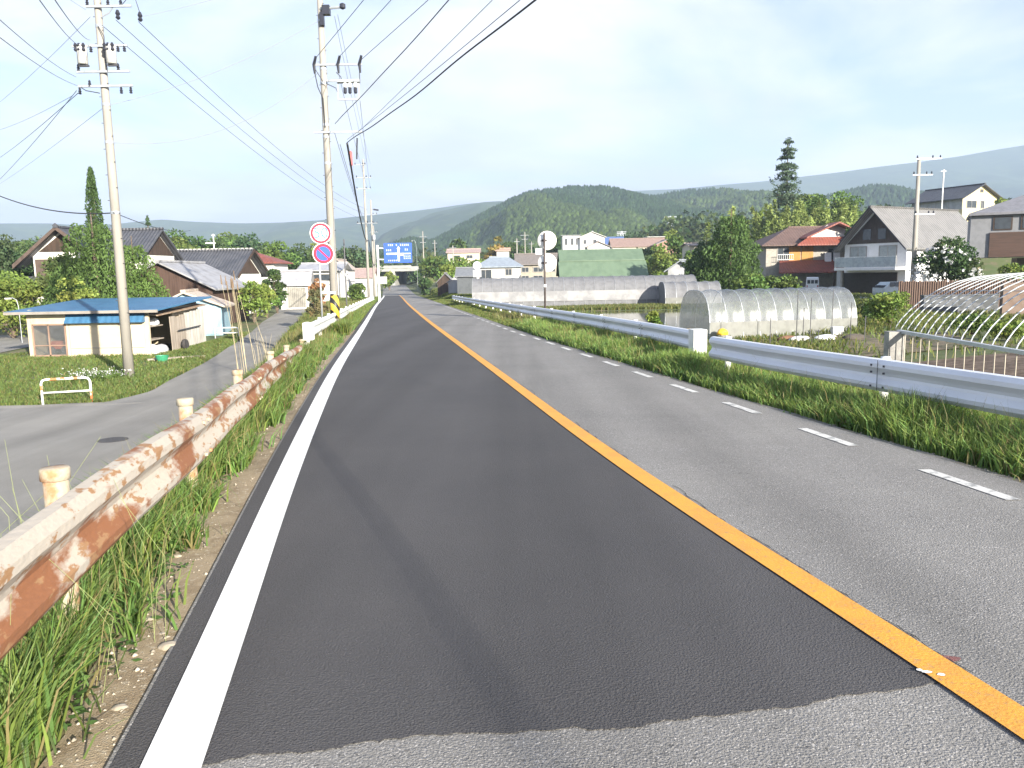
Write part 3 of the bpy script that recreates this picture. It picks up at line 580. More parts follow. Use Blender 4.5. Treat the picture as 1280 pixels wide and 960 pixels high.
# right side
tree('conifer_tree', 'big dark green conifer in front of the red-roofed house', 'tree', 912, 74, 258, 96, 'cone', (.05, .085, .024), seed=50, dens=1.5)
tree('conifer_tree', 'smaller conifer joined to the left flank of the big one', 'tree', 882, 76, 292, 72, 'cone', DG, seed=51, dens=1.3)
tree('garden_shrub', 'low light green shrub under the big conifer, behind the near plastic tunnel', 'shrub', 936, 68, 338, 52, 'shrub', MG, seed=52)
tree('garden_shrub', 'low green shrub left of the white van', 'shrub', 975, 72, 342, 48, 'shrub', MG, seed=53)
tree('garden_shrub', 'bright round shrub left of the big conifer, beside the small grey house', 'shrub', 868, 78, 318, 34, 'shrub', LG, seed=54)
bam = [(940, 130, 256, 60, 'leftmost clump behind the big conifer'), (968, 128, 247, 62, 'left of the red roof ridge'), (995, 134, 242, 60, 'under the tall spruce'), (1022, 128, 244, 62, 'above the red gable'), (1048, 132, 250, 54, 'beside the dark blossoming tree'), (985, 118, 262, 66, 'low front clump over the red roof')]
for k, (px, Y, top, wp, tx) in enumerate(bam):
    tree('bamboo_clump', 'yellow-green feathery bamboo, '+tx, 'bamboo', px, Y, top, wp, 'bamboo', (.150, .185, .055) if k % 2 else (.130, .170, .048), 'bamboo grove behind the red-roofed house', seed=60+k, dens=2.5, leafs=1.35)
tree('spruce_tree', 'tall thin spruce with ragged tiers standing above the bamboo grove', 'tree', 980, 138, 172, 70, 'spruce', (.055, .082, .05), seed=70, dens=.8)
tree('broadleaf_tree', 'dark rounded tree right of the tall spruce, behind the bamboo', 'tree', 1015, 142, 224, 50, 'broad', MG, seed=71)
tree('broadleaf_tree', 'green tree on the ridge left of the gabled balcony house', 'tree', 1052, 150, 238, 50, 'broad', (.085, .12, .03), seed=72)
tree('blossoming_tree', 'small dark tree with white blossom beside the balcony house gable', 'tree', 1068, 100, 268, 34, 'broad', DG, seed=73)
tree('broadleaf_tree', 'green tree behind the left end of the bamboo grove', 'tree', 918, 150, 262, 46, 'broad', DG, seed=74)
rt = [(848, 150, 292, 40, 'above the small grey house'), (826, 130, 302, 40, 'right of the green barn roof'), (812, 140, 316, 30, 'against the right end of the green barn'), (866, 170, 306, 34, 'left of the smaller conifer'), (838, 220, 284, 26, 'highest, under the lattice tower')]
for k, (px, Y, top, wp, tx) in enumerate(rt):
    tree('broadleaf_tree', 'leafy tree '+tx, 'tree', px, Y, top, wp, 'broad', (MG, LG, DG)[k % 3], seed=80+k)
tree('rusty_tree', 'round orange-brown tree left of the round mirrors', 'tree', 618, 200, 291, 34, 'broad', (.15, .12, .035), seed=90)
mt = [(572, 230, 292, 30, DG, 'dark tree left of the orange-brown tree'), (548, 165, 318, 44, MG, 'big green tree right of the underpass'), (566, 130, 326, 34, LG, 'light green tree above the small roofs right of the road'), (596, 150, 322, 30, MG, 'green tree left of the white house'), (640, 240, 300, 44, DG, 'dark tree behind the white house and poles'), (690, 260, 296, 34, DG, 'dark tree behind the round mirrors'), (531, 230, 326, 15, DG, 'dark tree right over the underpass'), (487, 210, 338, 18, LG, 'light bush left of the underpass mouth'), (532, 150, 346, 16, DG, 'dark round bush by the right verge far down'), (780, 260, 290, 60, BG, 'grey-green tree behind the hilltop houses')]
for k, (px, Y, top, wp, c, tx) in enumerate(mt):
    tree('broadleaf_tree' if k not in (7, 8) else 'roadside_bush', tx+' in the distance', 'tree' if k not in (7, 8) else 'bush', px, Y, top, wp, 'broad' if k not in (7, 8) else 'shrub', c, seed=100+k)
for px, Y, top, wp, c, tx in ((580, 184, 320, 52, LG, 'light green bushes under the long pinkish-roofed house'), (862, 134, 311, 30, MG, 'green bush under the tiny pale house'), (806, 168, 308, 62, DG, 'dark green hedge-like bush under the long reddish-brown roof'), (610, 190, 316, 40, LG, 'pale green bush under the orange-brown tree')):
    tree('hillside_bush', tx, 'bush', px, Y, top, wp, 'shrub', c, seed=int(px))
tree('roadside_bush', 'dark bush covering the right side of the underpass bridge', 'bush', 523, 244, 337, 17, 'shrub', DG, seed=301)
fl = tree('flowering_shrub', 'large dark shrub covered in white blossom before the balcony house', 'shrub', 1182, 60, 288, 72, 'shrub', (.035, .06, .02), seed=120, dens=1.3)
rng = np.random.default_rng(4); n = 130; q = rng.normal(size=(n, 3)); q /= np.linalg.norm(q, axis=1, keepdims=True)
Cq = q*np.array([2.25, 2.25, 2.0])*rng.uniform(.85, 1.10, (n, 1))+np.array([0, 0, 2.4]); Cq[:, 2] = np.clip(Cq[:, 2], .3, 4.4)
Cb = np.repeat(Cq, 7, 0)+rng.normal(size=(n*7, 3))*.07
leaf_cloud('blossom', Cb, .12, np.full((n*7, 3), .8), fl)
tree('field_shrub', 'bright green weedy shrub between the plastic tunnel and the hoop frames', 'shrub', 1112, 38, 360, 62, 'shrub', LG, seed=121, dens=1.2)
tree('field_shrub', 'low green bush in front of the grey retaining wall', 'shrub', 1090, 42, 376, 40, 'shrub', MG, seed=122)
tree('field_shrub', 'green garden plants inside the bare hoop frame', 'plant', 1215, 31, 392, 60, 'shrub', MG, seed=123)
tree('field_shrub', 'leafy plants at the near right end of the bare hoop frame', 'plant', 1262, 27, 400, 50, 'shrub', LG, seed=124)
tree('conifer_tree', 'small feathery green cypress under the brown-panelled house', 'tree', 1262, 54, 322, 40, 'shrub', LG, seed=125)
tree('young_tree', 'thin young sapling standing in the paddy behind the right guardrail', 'tree', 815, 30, 378, 22, 'shrub', LG, seed=126, dens=.5, leafs=1.3)
tree('hill_tree', 'dark tree on the slope behind the yellow house', 'tree', 1190, 165, 238, 50, 'broad', DG, seed=127)
tree('garden_tree', 'olive green tree against the yellow gable wall', 'tree', 1246, 116, 246, 26, 'broad', YG, seed=128)
rng = np.random.default_rng(99)
# far woods that read as one mass at the feet of the hills
n = 5200; Y = rng.uniform(290, 620, n); X = (rng.random(n)-.5)*2.2*Y*.9
kq = ~((np.abs(X+.155*Y-1.6) < 9) & (Y < 330)); X, Y = X[kq], Y[kq]; n = len(X)
cw = 3.5+3.5*rng.random(n); Cc = np.repeat(np.stack([X, Y, zt(X, Y)+cw*.9], 1), 26, 0); d = rng.normal(size=Cc.shape); d /= np.linalg.norm(d, axis=1, keepdims=True)
cc = np.repeat(np.array([[.06, .095, .03]])*rng.uniform(.6, 1.4, (n, 1))*np.stack([rng.uniform(.8, 1.3, n), np.ones(n), np.ones(n)], 1), 26, 0)*rng.uniform(.8, 1.2, (n*26, 1))
kind(leaf_cloud('far_woods', Cc+d*np.repeat(cw, 26)[:, None]*np.array([.62, .62, .95]), 1.1, cc, None), 'stuff')
# ------------------------------------------------------------------ buildings
def win(root, w, d, face, u, v, ww, hh, pane=None, nm='window', frame=None, mull=1):
    f = MB(); g = MB(); fr = .07
    def put(m, a, z, sa, sz, dep, out):
        if face == 'f': m.box((a, -d/2-out, z), (sa, dep, sz))
        elif face == 'b': m.box((a, d/2+out, z), (sa, dep, sz))
        elif face == 'r': m.box((w/2+out, a, z), (dep, sa, sz))
        else: m.box((-w/2-out, a, z), (dep, sa, sz))
    put(f, u-ww/2+fr/2, v, fr, hh, .10, .02); put(f, u+ww/2-fr/2, v, fr, hh, .10, .02)
    put(f, u, v+hh/2-fr/2, ww-2*fr, fr, .10, .02); put(f, u, v-hh/2+fr/2, ww-2*fr, fr, .10, .02)
    for k in range(mull): put(f, u-ww/2+ww*(k+1)/(mull+1), v, .05, hh-2*fr, .09, .02)
    put(g, u, v, ww-2*fr, hh-2*fr, .03, .02)
    o = f.build(nm, frame or FRAME, root); g.build('pane', pane or GLASS, o); return o
def house(root, w, d, h, roof, rh, over, wm, rm, wins=(), apex=.5, hR=None, c=(0, 0), t=.12, z0=0, ridge=None, names=('wall', 'roof'), gover=None):
    hR = h if hR is None else hR; gover = over if gover is None else gover
    b = MB(); r = MB(); cx_, cy = c; e = .015
    if roof == 'gx':
        b.prism([(cx_-w/2, cy-d/2, z0-.3), (cx_-w/2, cy+d/2, z0-.3), (cx_-w/2, cy+d/2, h), (cx_-w/2, cy, h+rh), (cx_-w/2, cy-d/2, h)], (w, 0, 0))
        s = rh/(d/2); x0 = cx_-w/2-gover
        lo = [(x0, cy-d/2-over, h-over*s+e), (x0, cy, h+rh+e), (x0, cy+d/2+over, h-over*s+e)]
        r.prism(lo+[(x0, p[1], p[2]+t) for p in reversed(lo)], (w+2*gover, 0, 0))
        rc = MB().box((cx_, cy, h+rh+t+.06), (w+2*gover+.04, .32, .16))
    elif roof == 'gy':
        ax = cx_-w/2+w*apex; sl = rh/(w*apex); sr = (h+rh-hR)/(w*(1-apex))
        b.prism([(cx_-w/2, cy-d/2, z0-.3), (cx_+w/2, cy-d/2, z0-.3), (cx_+w/2, cy-d/2, hR), (ax, cy-d/2, h+rh), (cx_-w/2, cy-d/2, h)], (0, d, 0))
        y0 = cy-d/2-gover
        lo = [(cx_-w/2-over, y0, h-over*sl+e), (ax, y0, h+rh+e), (cx_+w/2+over, y0, hR-over*sr+e)]
        r.prism(lo+[(p[0], y0, p[2]+t) for p in reversed(lo)], (0, d+2*gover, 0))
        rc = MB().box((ax, cy, h+rh+t+.05), (.3, d+2*gover+.04, .14))
    elif roof == 'hip':
        b.box((cx_, cy, (h+z0-.3)/2), (w, d, h-z0+.3)); rl = ridge if ridge is not None else max(w-d, .2)
        W2, D2 = w/2+over, d/2+over; lw = h-over*.3
        vs = [(cx_-W2, cy-D2, lw), (cx_+W2, cy-D2, lw), (cx_+W2, cy+D2, lw), (cx_-W2, cy+D2, lw)]
        vs += [(x, y, z+t) for x, y, z in vs]+[(cx_-rl/2, cy, h+rh), (cx_+rl/2, cy, h+rh)]
        r.add(vs, [(3, 2, 1, 0), (0, 1, 5, 4), (1, 2, 6, 5), (2, 3, 7, 6), (3, 0, 4, 7), (4, 5, 9, 8), (6, 7, 8, 9), (5, 6, 9), (7, 4, 8)])
        rc = MB().box((cx_, cy, h+rh+.02), (rl+.2, .25, .16))
    else:
        b.box((cx_, cy, (h+z0-.3)/2), (w, d, h-z0+.3)); r.box((cx_, cy, h+t/2+e), (w+2*over, d+2*over, t)); rc = None
    b.build(names[0], wm, root); ro = r.build(names[1], rm, root)
    if rc: rc.build('ridge_cap', rm, ro)
    for q in wins: win(root, w, d, *q) if c == (0, 0) else None
    return root
def gl(px, Y, dx=0, dz=0):
    p = base(px, Y); return (p.x+dx, p.y, p.z+dz)
# blue-roofed hut
HUTW = mat('cream_hut_wall', (.57, .49, .35), .8, c2=(.51, .43, .31), scale=1.4, c3=(.55, .44, .30), s3=5, t3=(.62, .75))
SHUT = stripes('cream_shutter', (.59, .51, .37), (.54, .46, .33), 'Z', .45, .6, .35, .02)
BLUER = stripes('blue_sheet_roof', (.055, .16, .29), (.045, .13, .25), 'X', .30, .45, .5, .03)
hx = -20.15; hz_ = float(zt(hx, 39)); hut = T('storage_hut', 'low cream hut with a flat blue metal roof and glass doors on the lawn', 'shed', (hx, 41.1, hz_))
w, d = 5.8, 6.2
b = MB().box((-w/2+.09, -d/2+.06, 1.0), (.18, .12, 2.2)).box((-1.88, -d/2+.06, 1.82), (1.66, .12, .5)).box((-1.0, -d/2+.06, .78), (.14, .12, 1.6)).box((2.78, -d/2+.06, 1.0), (.24, .12, 2.2))
b.box((-w/2+.05, .06, 1.05), (.1, d-.14, 2.4)).box((0, d/2-.05, 1.1), (w-.2, .1, 2.5)).box((2.85, 1.3, 1.05), (.1, 3.4, 2.3)).box((.95, -d/2+.06, 1.95), (3.4, .12, .24))
b.build('wall', HUTW, hut)
sh = MB().box((.87, -d/2+.03, .92), (3.56, .06, 1.82)).build('shutter', SHUT, hut); MB().box((.87, -d/2-.015, .40), (3.5, .03, .03)).build('shutter_rail', FRAME, sh)
MB().prism([(-.98, -d/2-.01, 2.04), (-.98, -d/2-.30, 1.64), (-.98, -d/2-.30, 1.60), (-.98, -d/2-.01, 1.60)], (3.72, 0, 0)).build('awning', BLUER, hut)
r = MB().prism([(-w/2-.75, -d/2-.45, 2.12), (-w/2-.75, d/2+.3, 2.52), (-w/2-.75, d/2+.3, 2.60), (-w/2-.75, -d/2-.45, 2.20)], (w+1.4, 0, 0)).build('roof', BLUER, hut)
MB().box((.0-.05, -d/2-.47, 2.12), (w+1.44, .05, .13)).build('eave_board', mat('weathered_eave', (.30, .27, .24), .85), r)
MB().box((.3, 0, 1.98), (.1, .1, .1)).build('bracket', FRAME, r)
dr_ = MB()
for x in (-2.66, -1.92, -1.13): dr_.box((x, -d/2+.03, .79), (.06, .05, 1.5))
dr_.box((-1.9, -d/2+.03, 1.53), (1.5, .05, .05)).box((-1.9, -d/2+.03, .06), (1.5, .05, .08)).box((-1.9, -d/2+.03, .55), (1.5, .045, .04))
do = dr_.build('sliding_door', mat('rusty_door_frame', (.30, .20, .15), .7), hut)
MB().box((-1.9, -d/2+.05, .8), (1.5, .012, 1.48)).build('pane', glassy('hut_door_glass', (.16, .17, .18), .35, .08), do)
b = MB().box((2.6, -2.2, 1.35), (.5, 1.5, .05)).box((2.6, -2.2, .7), (.5, 1.5, .05)); b.build('shelf', WOODL, hut)
MB().prism([(3.35, -3.1, 1.86), (3.35, 3.2, 2.12), (3.35, 3.2, 2.16), (3.35, -3.1, 1.90)], (-.7, 0, .10)).build('side_eave', mat('rusty_tin', (.36, .28, .21), .8, c2=(.25, .15, .09), scale=3), hut)
def bag(nm, lb, cat, loc, r, m, sx_=1, sz=.9, grp=None):
    import bmesh
    bm = bmesh.new(); bmesh.ops.create_icosphere(bm, subdivisions=3, radius=r)
    for v in bm.verts:
        k = 1+.35*(float(vnoise(np.array(v.co.x*4/r*.5+loc[0]), np.array(v.co.y*2/r+v.co.z*2/r), 3))-.5); v.co = Vector((v.co.x*k*sx_, v.co.y*k, v.co.z*k*sz))
        if v.co.z < -r*.55*sz: v.co.z = -r*.55*sz
    me = bpy.data.meshes.new(nm); bm.to_mesh(me); bm.free(); o = link(nm, me, m, None, True); o.location = (loc[0], loc[1], loc[2]+r*.55*sz)
    return tag(o, lb, cat, grp)
PLASTW = mat('white_plastic', (.78, .78, .78), .4, c2=(.68, .68, .70), scale=8)
fz = lambda x, y: float(zt(x, y))
bag('plastic_sack', 'white sack on the upper shelf in the open side of the blue-roofed hut', 'sack', (hx+2.65, 39.0, hz_+1.38), .27, PLASTW)
bag('plastic_sack', 'white sack on the ground in the open side of the blue-roofed hut', 'sack', (hx+2.75, 38.5, hz_+.02), .34, PLASTW)
bag('plastic_sack', 'greyish bundle on the ground between the white sack and the boards', 'sack', (hx+2.9, 39.2, hz_+.02), .30, mat('grey_plastic', (.42, .42, .44), .5))
c_ = T('handcart', 'red and orange handcart behind the sliding glass doors of the hut', 'cart', (hx-2.15, 39.2, hz_+.05))
MB().prism([(-.55, 0, .22), (.5, 0, .22), (.42, 0, .62), (-.35, 0, .62)], (0, .5, 0)).build('body', mat('red_orange_paint', (.50, .10, .04), .5), c_)
for x in (-.35, .3): MB().lathe([(.06, -.03), (.18, -.03), (.18, .03), (.06, .03)], 12).build('wheel', DSTEEL, c_).matrix_local = Matrix.Translation((x, -.06, .18)) @ Matrix.Rotation(math.pi/2, 4, 'X')
bd = [(39.95, .62, 1.75, .00), (40.55, .55, 1.70, .03), (41.15, .60, 1.78, -.02), (41.85, .75, 1.85, .02), (42.7, .85, 1.9, 0), (43.6, .85, 1.95, .01)]
for k, (y, wd_, hh, tl) in enumerate(bd):
    o = MB().box((0, 0, hh/2), (.04, wd_, hh), 0, -.03, tl*.5).build('leaning_board', WOODL if k < 3 else mat('whitish_board', (.52, .50, .46), .85, c2=(.40, .37, .33), scale=3, stretch=(3, 3, .3)))
    o.location = (hx+3.22, y, hz_+.0)
    tag(o, ['brownish board leaning on the hut side, nearest the open shelves', 'second brown board leaning on the hut side from the open shelves', 'third brown board on the hut side, next to the whitish sheets', 'narrowest whitish sheet leaning on the hut side', 'middle whitish sheet leaning on the hut side', 'farthest whitish sheet leaning on the hut side, by the light-blue shed'][k], 'board', 'boards leaning on the hut')
o = MB().tube([(0, -1.0, 0), (.01, 0, .02), (0, 1.9, .06)], .03, 6).build('bundling_rope', DSTEEL); o.location = (hx+3.36, 41.2, hz_+1.02); tag(o, 'dark strap tied across the boards leaning on the hut', 'strap')
b = MB(); b.lathe([(.16, -.08), (.26, -.09), (.29, 0), (.26, .09), (.16, .08)], 18); o = b.build('old_tyre', mat('old_rubber', (.05, .045, .045), .85)); o.matrix_world = Matrix.Translation((hx+3.5, 40.6, hz_+.27)) @ Matrix.Rotation(math.pi/2-.1, 4, 'Y'); tag(o, 'old dark tyre leaning against the brown boards of the hut', 'tyre')  # a discarded tyre, modelled as a plain ring
b = MB(); b.lathe([(.20, 0), (.28, .26), (.30, .27), (.27, .27), (.19, .03)], 16); p = G(203, 452); o = b.build('plastic_basin', mat('green_plastic', (.05, .30, .16), .45)); o.location = p; tag(o, 'small green plastic basin lying in the grass before the hut', 'basin')
p = G(238, 448); o = MB().box((0, 0, .06), (1.5, .25, .1), .5).box((-1.0, -.7, .06), (1.2, .22, .1), .5).build('old_planks', WOODL); o.location = p; tag(o, 'weathered planks lying on the lawn edge by the side road', 'planks')
# light blue shed
LB = stripes('light_blue_siding', (.30, .44, .52), (.26, .40, .48), 'X', .3, .6, .3, .02)
TANR = mat('tan_tin_roof', (.56, .47, .38), .6, c2=(.42, .33, .26), scale=2)
r = T('garden_shed', 'small light-blue shed with a tan gable roof behind the blue-roofed hut', 'shed', gl(247, 51), math.radians(13))
house(r, 3.6, 4.4, 1.85, 'gy', .75, .35, LB, TANR, apex=.42, hR=1.8)
MB().box((.3, -2.23, .95), (2.6, .05, 1.75)).build('door', LB, r)
# brown barn
r = T('brown_barn', 'dark brown wooden barn with a pale grey lopsided gable roof', 'barn', gl(250, 60), math.radians(1))
house(r, 5.0, 8.0, 3.75, 'gy', .75, .4, mat('brown_boards', (.085, .052, .040), .85, c2=(.06, .036, .028), scale=2, stretch=(4, 4, .3)), stripes('pale_grey_tin', (.32, .32, .335), (.25, .245, .25), 'Y', 1.0, .5, .4, .03), apex=.30, hR=2.75)
MB().box((.9, -4.03, 1.1), (1.8, .06, 2.1)).build('door', WOOD, r)
# traditional house (two wings)
PLAST = mat('white_plaster', (.74, .73, .68), .9, c2=(.66, .64, .58), scale=1.2)
BRN = mat('brown_roof_edge', (.105, .075, .062), .8)
r = T('traditional_house', 'white plaster house with grey tiled roofs and a wide brown gable behind garden trees', 'house', (base(80, 60).x, 64, base(80, 64).z))
house(r, 4.8, 6.0, 5.2, 'gy', 2.0, 1.0, PLAST, TILEY, (), gover=.9)
b = MB()
for sx_ in (-1, 1): b.prism([(sx_*3.45, -3.96, 4.30), (0, -3.96, 7.12), (0, -3.96, 7.40), (sx_*3.45, -3.96, 4.62)], (0, .12, 0))
b.build('bargeboard', BRN, r)
MB().prism([(-2.9, -4.2, 2.9), (2.6, -4.2, 2.9), (2.6, -3.0, 3.6), (-2.9, -3.0, 3.6)], (0, 0, .14)).build('lower_roof', TILE, r)
MB().prism([(-4.1, -3.6, 2.2), (-2.4, -3.6, 3.3), (-2.4, 3.2, 3.3), (-4.1, 3.2, 2.2)], (0, 0, .15)).build('side_roof', BRN, r)
house(r, 4.3, 6.5, 5.35, 'gx', 2.0, .6, PLAST, TILE, c=(2.0, 3.6), names=('wing_wall', 'wing_roof'))
MB().lathe([(.16, 0), (.2, .2), (.05, .35)], 8, (0, -3.9, 7.25)).build('ridge_ornament', TILE, r)
MB().prism([(4.17, .5, 5.35), (4.17, 6.7, 5.35), (4.17, 3.6, 7.2)], (.04, 0, 0)).build('gable_boards', WOOD, r)
MB().box((0, -3.03, 4.05), (4.5, .06, 1.9)).build('timber_wall', BRN, r)
MB().prism([(-1.9, -3.03, 5.55), (1.9, -3.03, 5.55), (0, -3.03, 6.95)], (0, -.04, 0)).build('gable_panel', WOOD, r)  # dark timber triangle that darkens the upper gable front
# long tiled house
r = T('tiled_house', 'long low house with a big grey tiled gable roof, behind the brown barn', 'house', gl(258, 73))
house(r, 7.9, 8.0, 3.55, 'gx', 2.05, .6, PLAST, TILE, (('f', 2.6, 1.6, 1.6, 1.2), ('r', -1.0, 1.8, 1.6, 1.2)), gover=.7)
b = MB()
for k in range(24): b.box((-4.5+k*.39, 0, 5.87), (.17, .36, .06))
b.box((0, 0, 5.85), (9.3, .30, .03)); b.build('ridge_tile_course', PLAST, r)
b = MB()
for sy in (-1, 1): b.prism([(4.70, sy*4.7, 3.2), (4.70, 0, 5.55), (4.70, 0, 5.80), (4.70, sy*4.7, 3.45)], (.08, 0, 0))
b.build('bargeboard', WOOD, r)
MB().prism([(4.0, -3.4, 3.62), (4.0, 3.4, 3.62), (4.0, 0, 5.35)], (.03, 0, 0)).build('gable_boards', WOOD, r)
# small houses further along the side road
r = T('red_roof_house', 'white house end with a low red hip roof left of the round road signs', 'house', gl(322, 100)); house(r, 6.4, 6, 5.0, 'hip', 1.3, .6, WALLW, REDROOF, (('f', 1.6, 3.9, 1.4, 1.1),))
r = T('garage', 'small grey-roofed garage with a curtained opening beside the side road', 'garage', gl(372, 80), math.radians(6))
house(r, 2.6, 3.2, 2.5, 'gx', 1.1, .35, WALLW, SHEETG, ())
MB().box((.25, -1.63, 1.15), (1.75, .06, 1.9)).build('curtain', stripes('grey_curtain', (.28, .27, .24), (.20, .19, .17), 'X', .18, .9, .6, .05), r)
r = T('low_house', 'pale low house with an overhanging light roof behind the round road signs', 'house', gl(408, 105)); house(r, 4.6, 5, 4.0, 'gx', .7, .7, WALLW, SHEETG, (('f', 0, 3.0, 2.4, .9),))
r = T('low_house', 'white gable-ended house just right of the near roadside pole', 'house', gl(429, 112)); house(r, 2.6, 5, 4.2, 'gy', 1.1, .3, WALLW, mat('light_brown_roof', (.40, .34, .30), .7), (('f', 0, 3.2, 1.0, 1.0),))
r = T('low_house', 'distant low house with a long pinkish-brown roof left of the pole cluster', 'house', gl(452, 135)); house(r, 4.6, 5, 3.4, 'gx', 1.2, .4, WALLW, mat('pinkish_roof', (.36, .27, .25), .7), (('f', 0, 2.0, 1.6, 1),))
# right of the road: plastic greenhouses
FILM = glassy('plastic_film', (.27, .29, .315), .42, .30); FILM2 = glassy('clouded_film', (.27, .275, .255), .62, .5); NET = glassy('shade_net', (.19, .193, .205), .88, .85)
def arch(w, h, n=14, e=.7):
    return [(-w/2*math.copysign(abs(math.cos(math.pi*k/n))**e, math.cos(math.pi*k/n)), h*math.sin(math.pi*k/n)**e) for k in range(n+1)]
SK = (.38, .72)
def tunnel(name, label, loc, rz, Ln, w, h, nr, mats, end=True, hoopr=.022):
    r = T(name, label, 'greenhouse', loc, rz); A = arch(w, h)
    xs = np.linspace(-Ln/2, Ln/2, 60); P = np.zeros((60, len(A), 3))
    for i, x in enumerate(xs):
        k = .012*math.cos(2*math.pi*(i*nr/59.))
        for j, (y, z) in enumerate(A): P[i, j] = (x, y*(1+k), z*(1+k)+.0)
    grid_mesh('film', P, mats[0], r, True)
    lo = MB()
    for sy in (-1, 1): lo.box((0, sy*(w/2+.02), SK[0]), (Ln, .012, SK[1]))
    lo.build('side_skirt', mats[1], r)
    for x in ([-Ln/2, Ln/2] if end else []):
        MB().prism([(x, y, z) for y, z in A], (.01, 0, 0)).build('end_panel', mats[2] if len(mats) > 2 else mats[0], r)
    for i in range(nr+1):
        x = -Ln/2+Ln*i/nr; MB().tube([(x, y*1.015, z*1.012) for y, z in A], hoopr, 6).build('hoop', STEEL, r)
    return r
SK = (.95, .85); p = base(731, 69); tunnel('greenhouse', 'long low greenhouse of grey plastic sheet stretching behind the paddy', (p.x, p.y+2.4, p.z), 0, 19.4, 5.2, 2.55, 22, (NET, mat('white_skirt_film', (.30, .30, .31), .6, c2=(.22, .22, .23), scale=1.2), NET), hoopr=.010)
SK = (.38, .72); p = base(866, 66); tunnel('greenhouse', 'short grey plastic tunnel between the long greenhouse and the near tunnel', (p.x, p.y+1.6, p.z), 0, 4.6, 3.6, 2.0, 5, (NET, FILM2, NET))
a_ = Vector(base(887, 33.6)); ang = math.radians(11); ax = Vector((math.cos(ang), math.sin(ang), 0)); ay = Vector((-math.sin(ang), math.cos(ang), 0)); Ln = 6.9; ww = 3.2
p = a_+ax*Ln/2+ay*ww/2; tun = tunnel('greenhouse', 'near round-topped tunnel covered in clear wrinkled plastic film', (p.x, p.y, zt(p.x, p.y)), ang, Ln, ww, 2.05, 9, (FILM, FILM2, glassy('clear_end_film', (.36, .38, .38), .42, .4)), hoopr=.016)
YEL = mat('yellow_plastic', (.85, .50, .05), .5)
for k, (px, py, Y, lb) in enumerate(((861, 413, 35.5, 'yellow weight bag at the near left corner of the clear tunnel'), (903, 413, 33.2, 'yellow weight bag at the foot of the clear tunnel, behind the rail'))):
    q = base(px, Y); bag('weight_bag', lb, 'bag', (q.x, q.y, zat(py, Y, px)-.2), .20, YEL, 1.1, .9, 'yellow weight bags');
q = base(1046, 33); o = MB().box((0, 0, .15), (.42, .3, .3)).box((0, 0, .31), (.46, .34, .03)).build('foam_box', PLASTW); o.location = q+Vector((0, 0, .02)); tag(o, 'white foam box on the vegetable bed by the clear tunnel', 'box')
for k, (px, Y, c3, lb) in enumerate(((1032, 31, PLASTW, 'crumpled white plastic left of the white foam box'), (1000, 31.5, PLASTW, 'crumpled white plastic in the middle of the vegetable bed'), (985, 32, mat('rust_sheet', (.25, .13, .08), .9), 'rust-brown heap on the vegetable bed'), (1068, 30, mat('dark_heap', (.10, .085, .07), .9), 'dark earthy heap right of the white foam box'))):
    q = base(px, Y); bag('rubbish_heap', lb, 'heap', q, .25, c3, 1.7, .6)
for k, (px, top, Y) in enumerate(((962, 396, 30), (995, 362, 30.5), (1003, 385, 29), (1022, 412, 29), (1039, 362, 31), (1062, 378, 28.5), (1080, 395, 28), (1012, 372, 30))):
    q = base(px, Y); hh = zat(top, Y, px)-q.z; o = MB().tube([(0, 0, -.1), (.02, 0, hh)], .016, 6).build('garden_stake', DSTEEL); o.location = q
    tag(o, 'thin dark garden stake standing in the vegetable bed before the clear tunnel', 'stake', 'thin stakes of the vegetable bed')
# bare hoop frame
r = T('hoop_frame', 'bare row of curved steel pipe hoops without film, over garden plants on the right', 'greenhouse frame', tuple(base(1160, 28)))
o0 = Vector(r.location)
for k in range(17):
    f = k/16; Y = 34.5-12.6*f; X = 16.6-1.9*f; pts = []
    for i in range(17):
        a = math.pi*i/16; u = 4.9-4.9*math.cos(a); x = X+u*.97; z = 2.35*math.sin(a)**1.5; pts.append((x-o0.x, Y+u*.2-o0.y, float(zt(X, Y))+z-o0.z))
    MB().tube(pts, .024, 6).build('hoop', STEEL, r)
for i in (5, 8): 
    a = math.pi*i/16; u = 4.9-4.9*math.cos(a); MB().tube([(16.6+u*.97-o0.x, 34.5+u*.2-o0.y, float(zt(16.6, 34.5))+2.35*math.sin(a)**1.5-o0.z-.03), (14.7+u*.97-o0.x, 21.9+u*.2-o0.y, float(zt(14.7, 21.9))+2.35*math.sin(a)**1.5-o0.z-.03)], .014, 6).build('purlin', STEEL, r)
# reed fence, stone wall
REED = mat('reed_screen', (.15, .10, .08), .9, c2=(.115, .078, .06), scale=3, stretch=(14, 14, .4), bump=.5, bscale=14)
x0, x1 = base(1122, 56).x, base(1300, 52).x
o = MB(); 
for k in range(60):
    f = k/60; x = x0+(x1-x0)*f; y = 56-4*f; h_ = 1.95+.10*math.sin(k*2.3)*random.random(); o.box((x+(x1-x0)/120, y, h_/2+zat(398, 56)*0+float(zt(x, y))), ((x1-x0)/60+.01, .06+.01*(k % 2), h_))
o = o.build('reed_fence', REED); tag(o, 'brown reed screen fence in front of the balcony house', 'fence')
STONE = mat('grey_stone', (.12, .125, .135), .9, c2=(.075, .08, .085), scale=2.2, thr=(.47, .53), bump=.6, bscale=6)
x0, x1 = base(1152, 50).x, base(1245, 50).x; zb = float(zt(x0, 50)); o = MB().box(((x0+x1)/2, 50, zb+.5), (x1-x0, .4, 1.2)).box(((x0+x1)/2, 50, zb+1.14), (x1-x0+.1, .5, .08)).build('retaining_wall', STONE); tag(o, 'low grey stone retaining wall below the brown reed fence', 'wall')
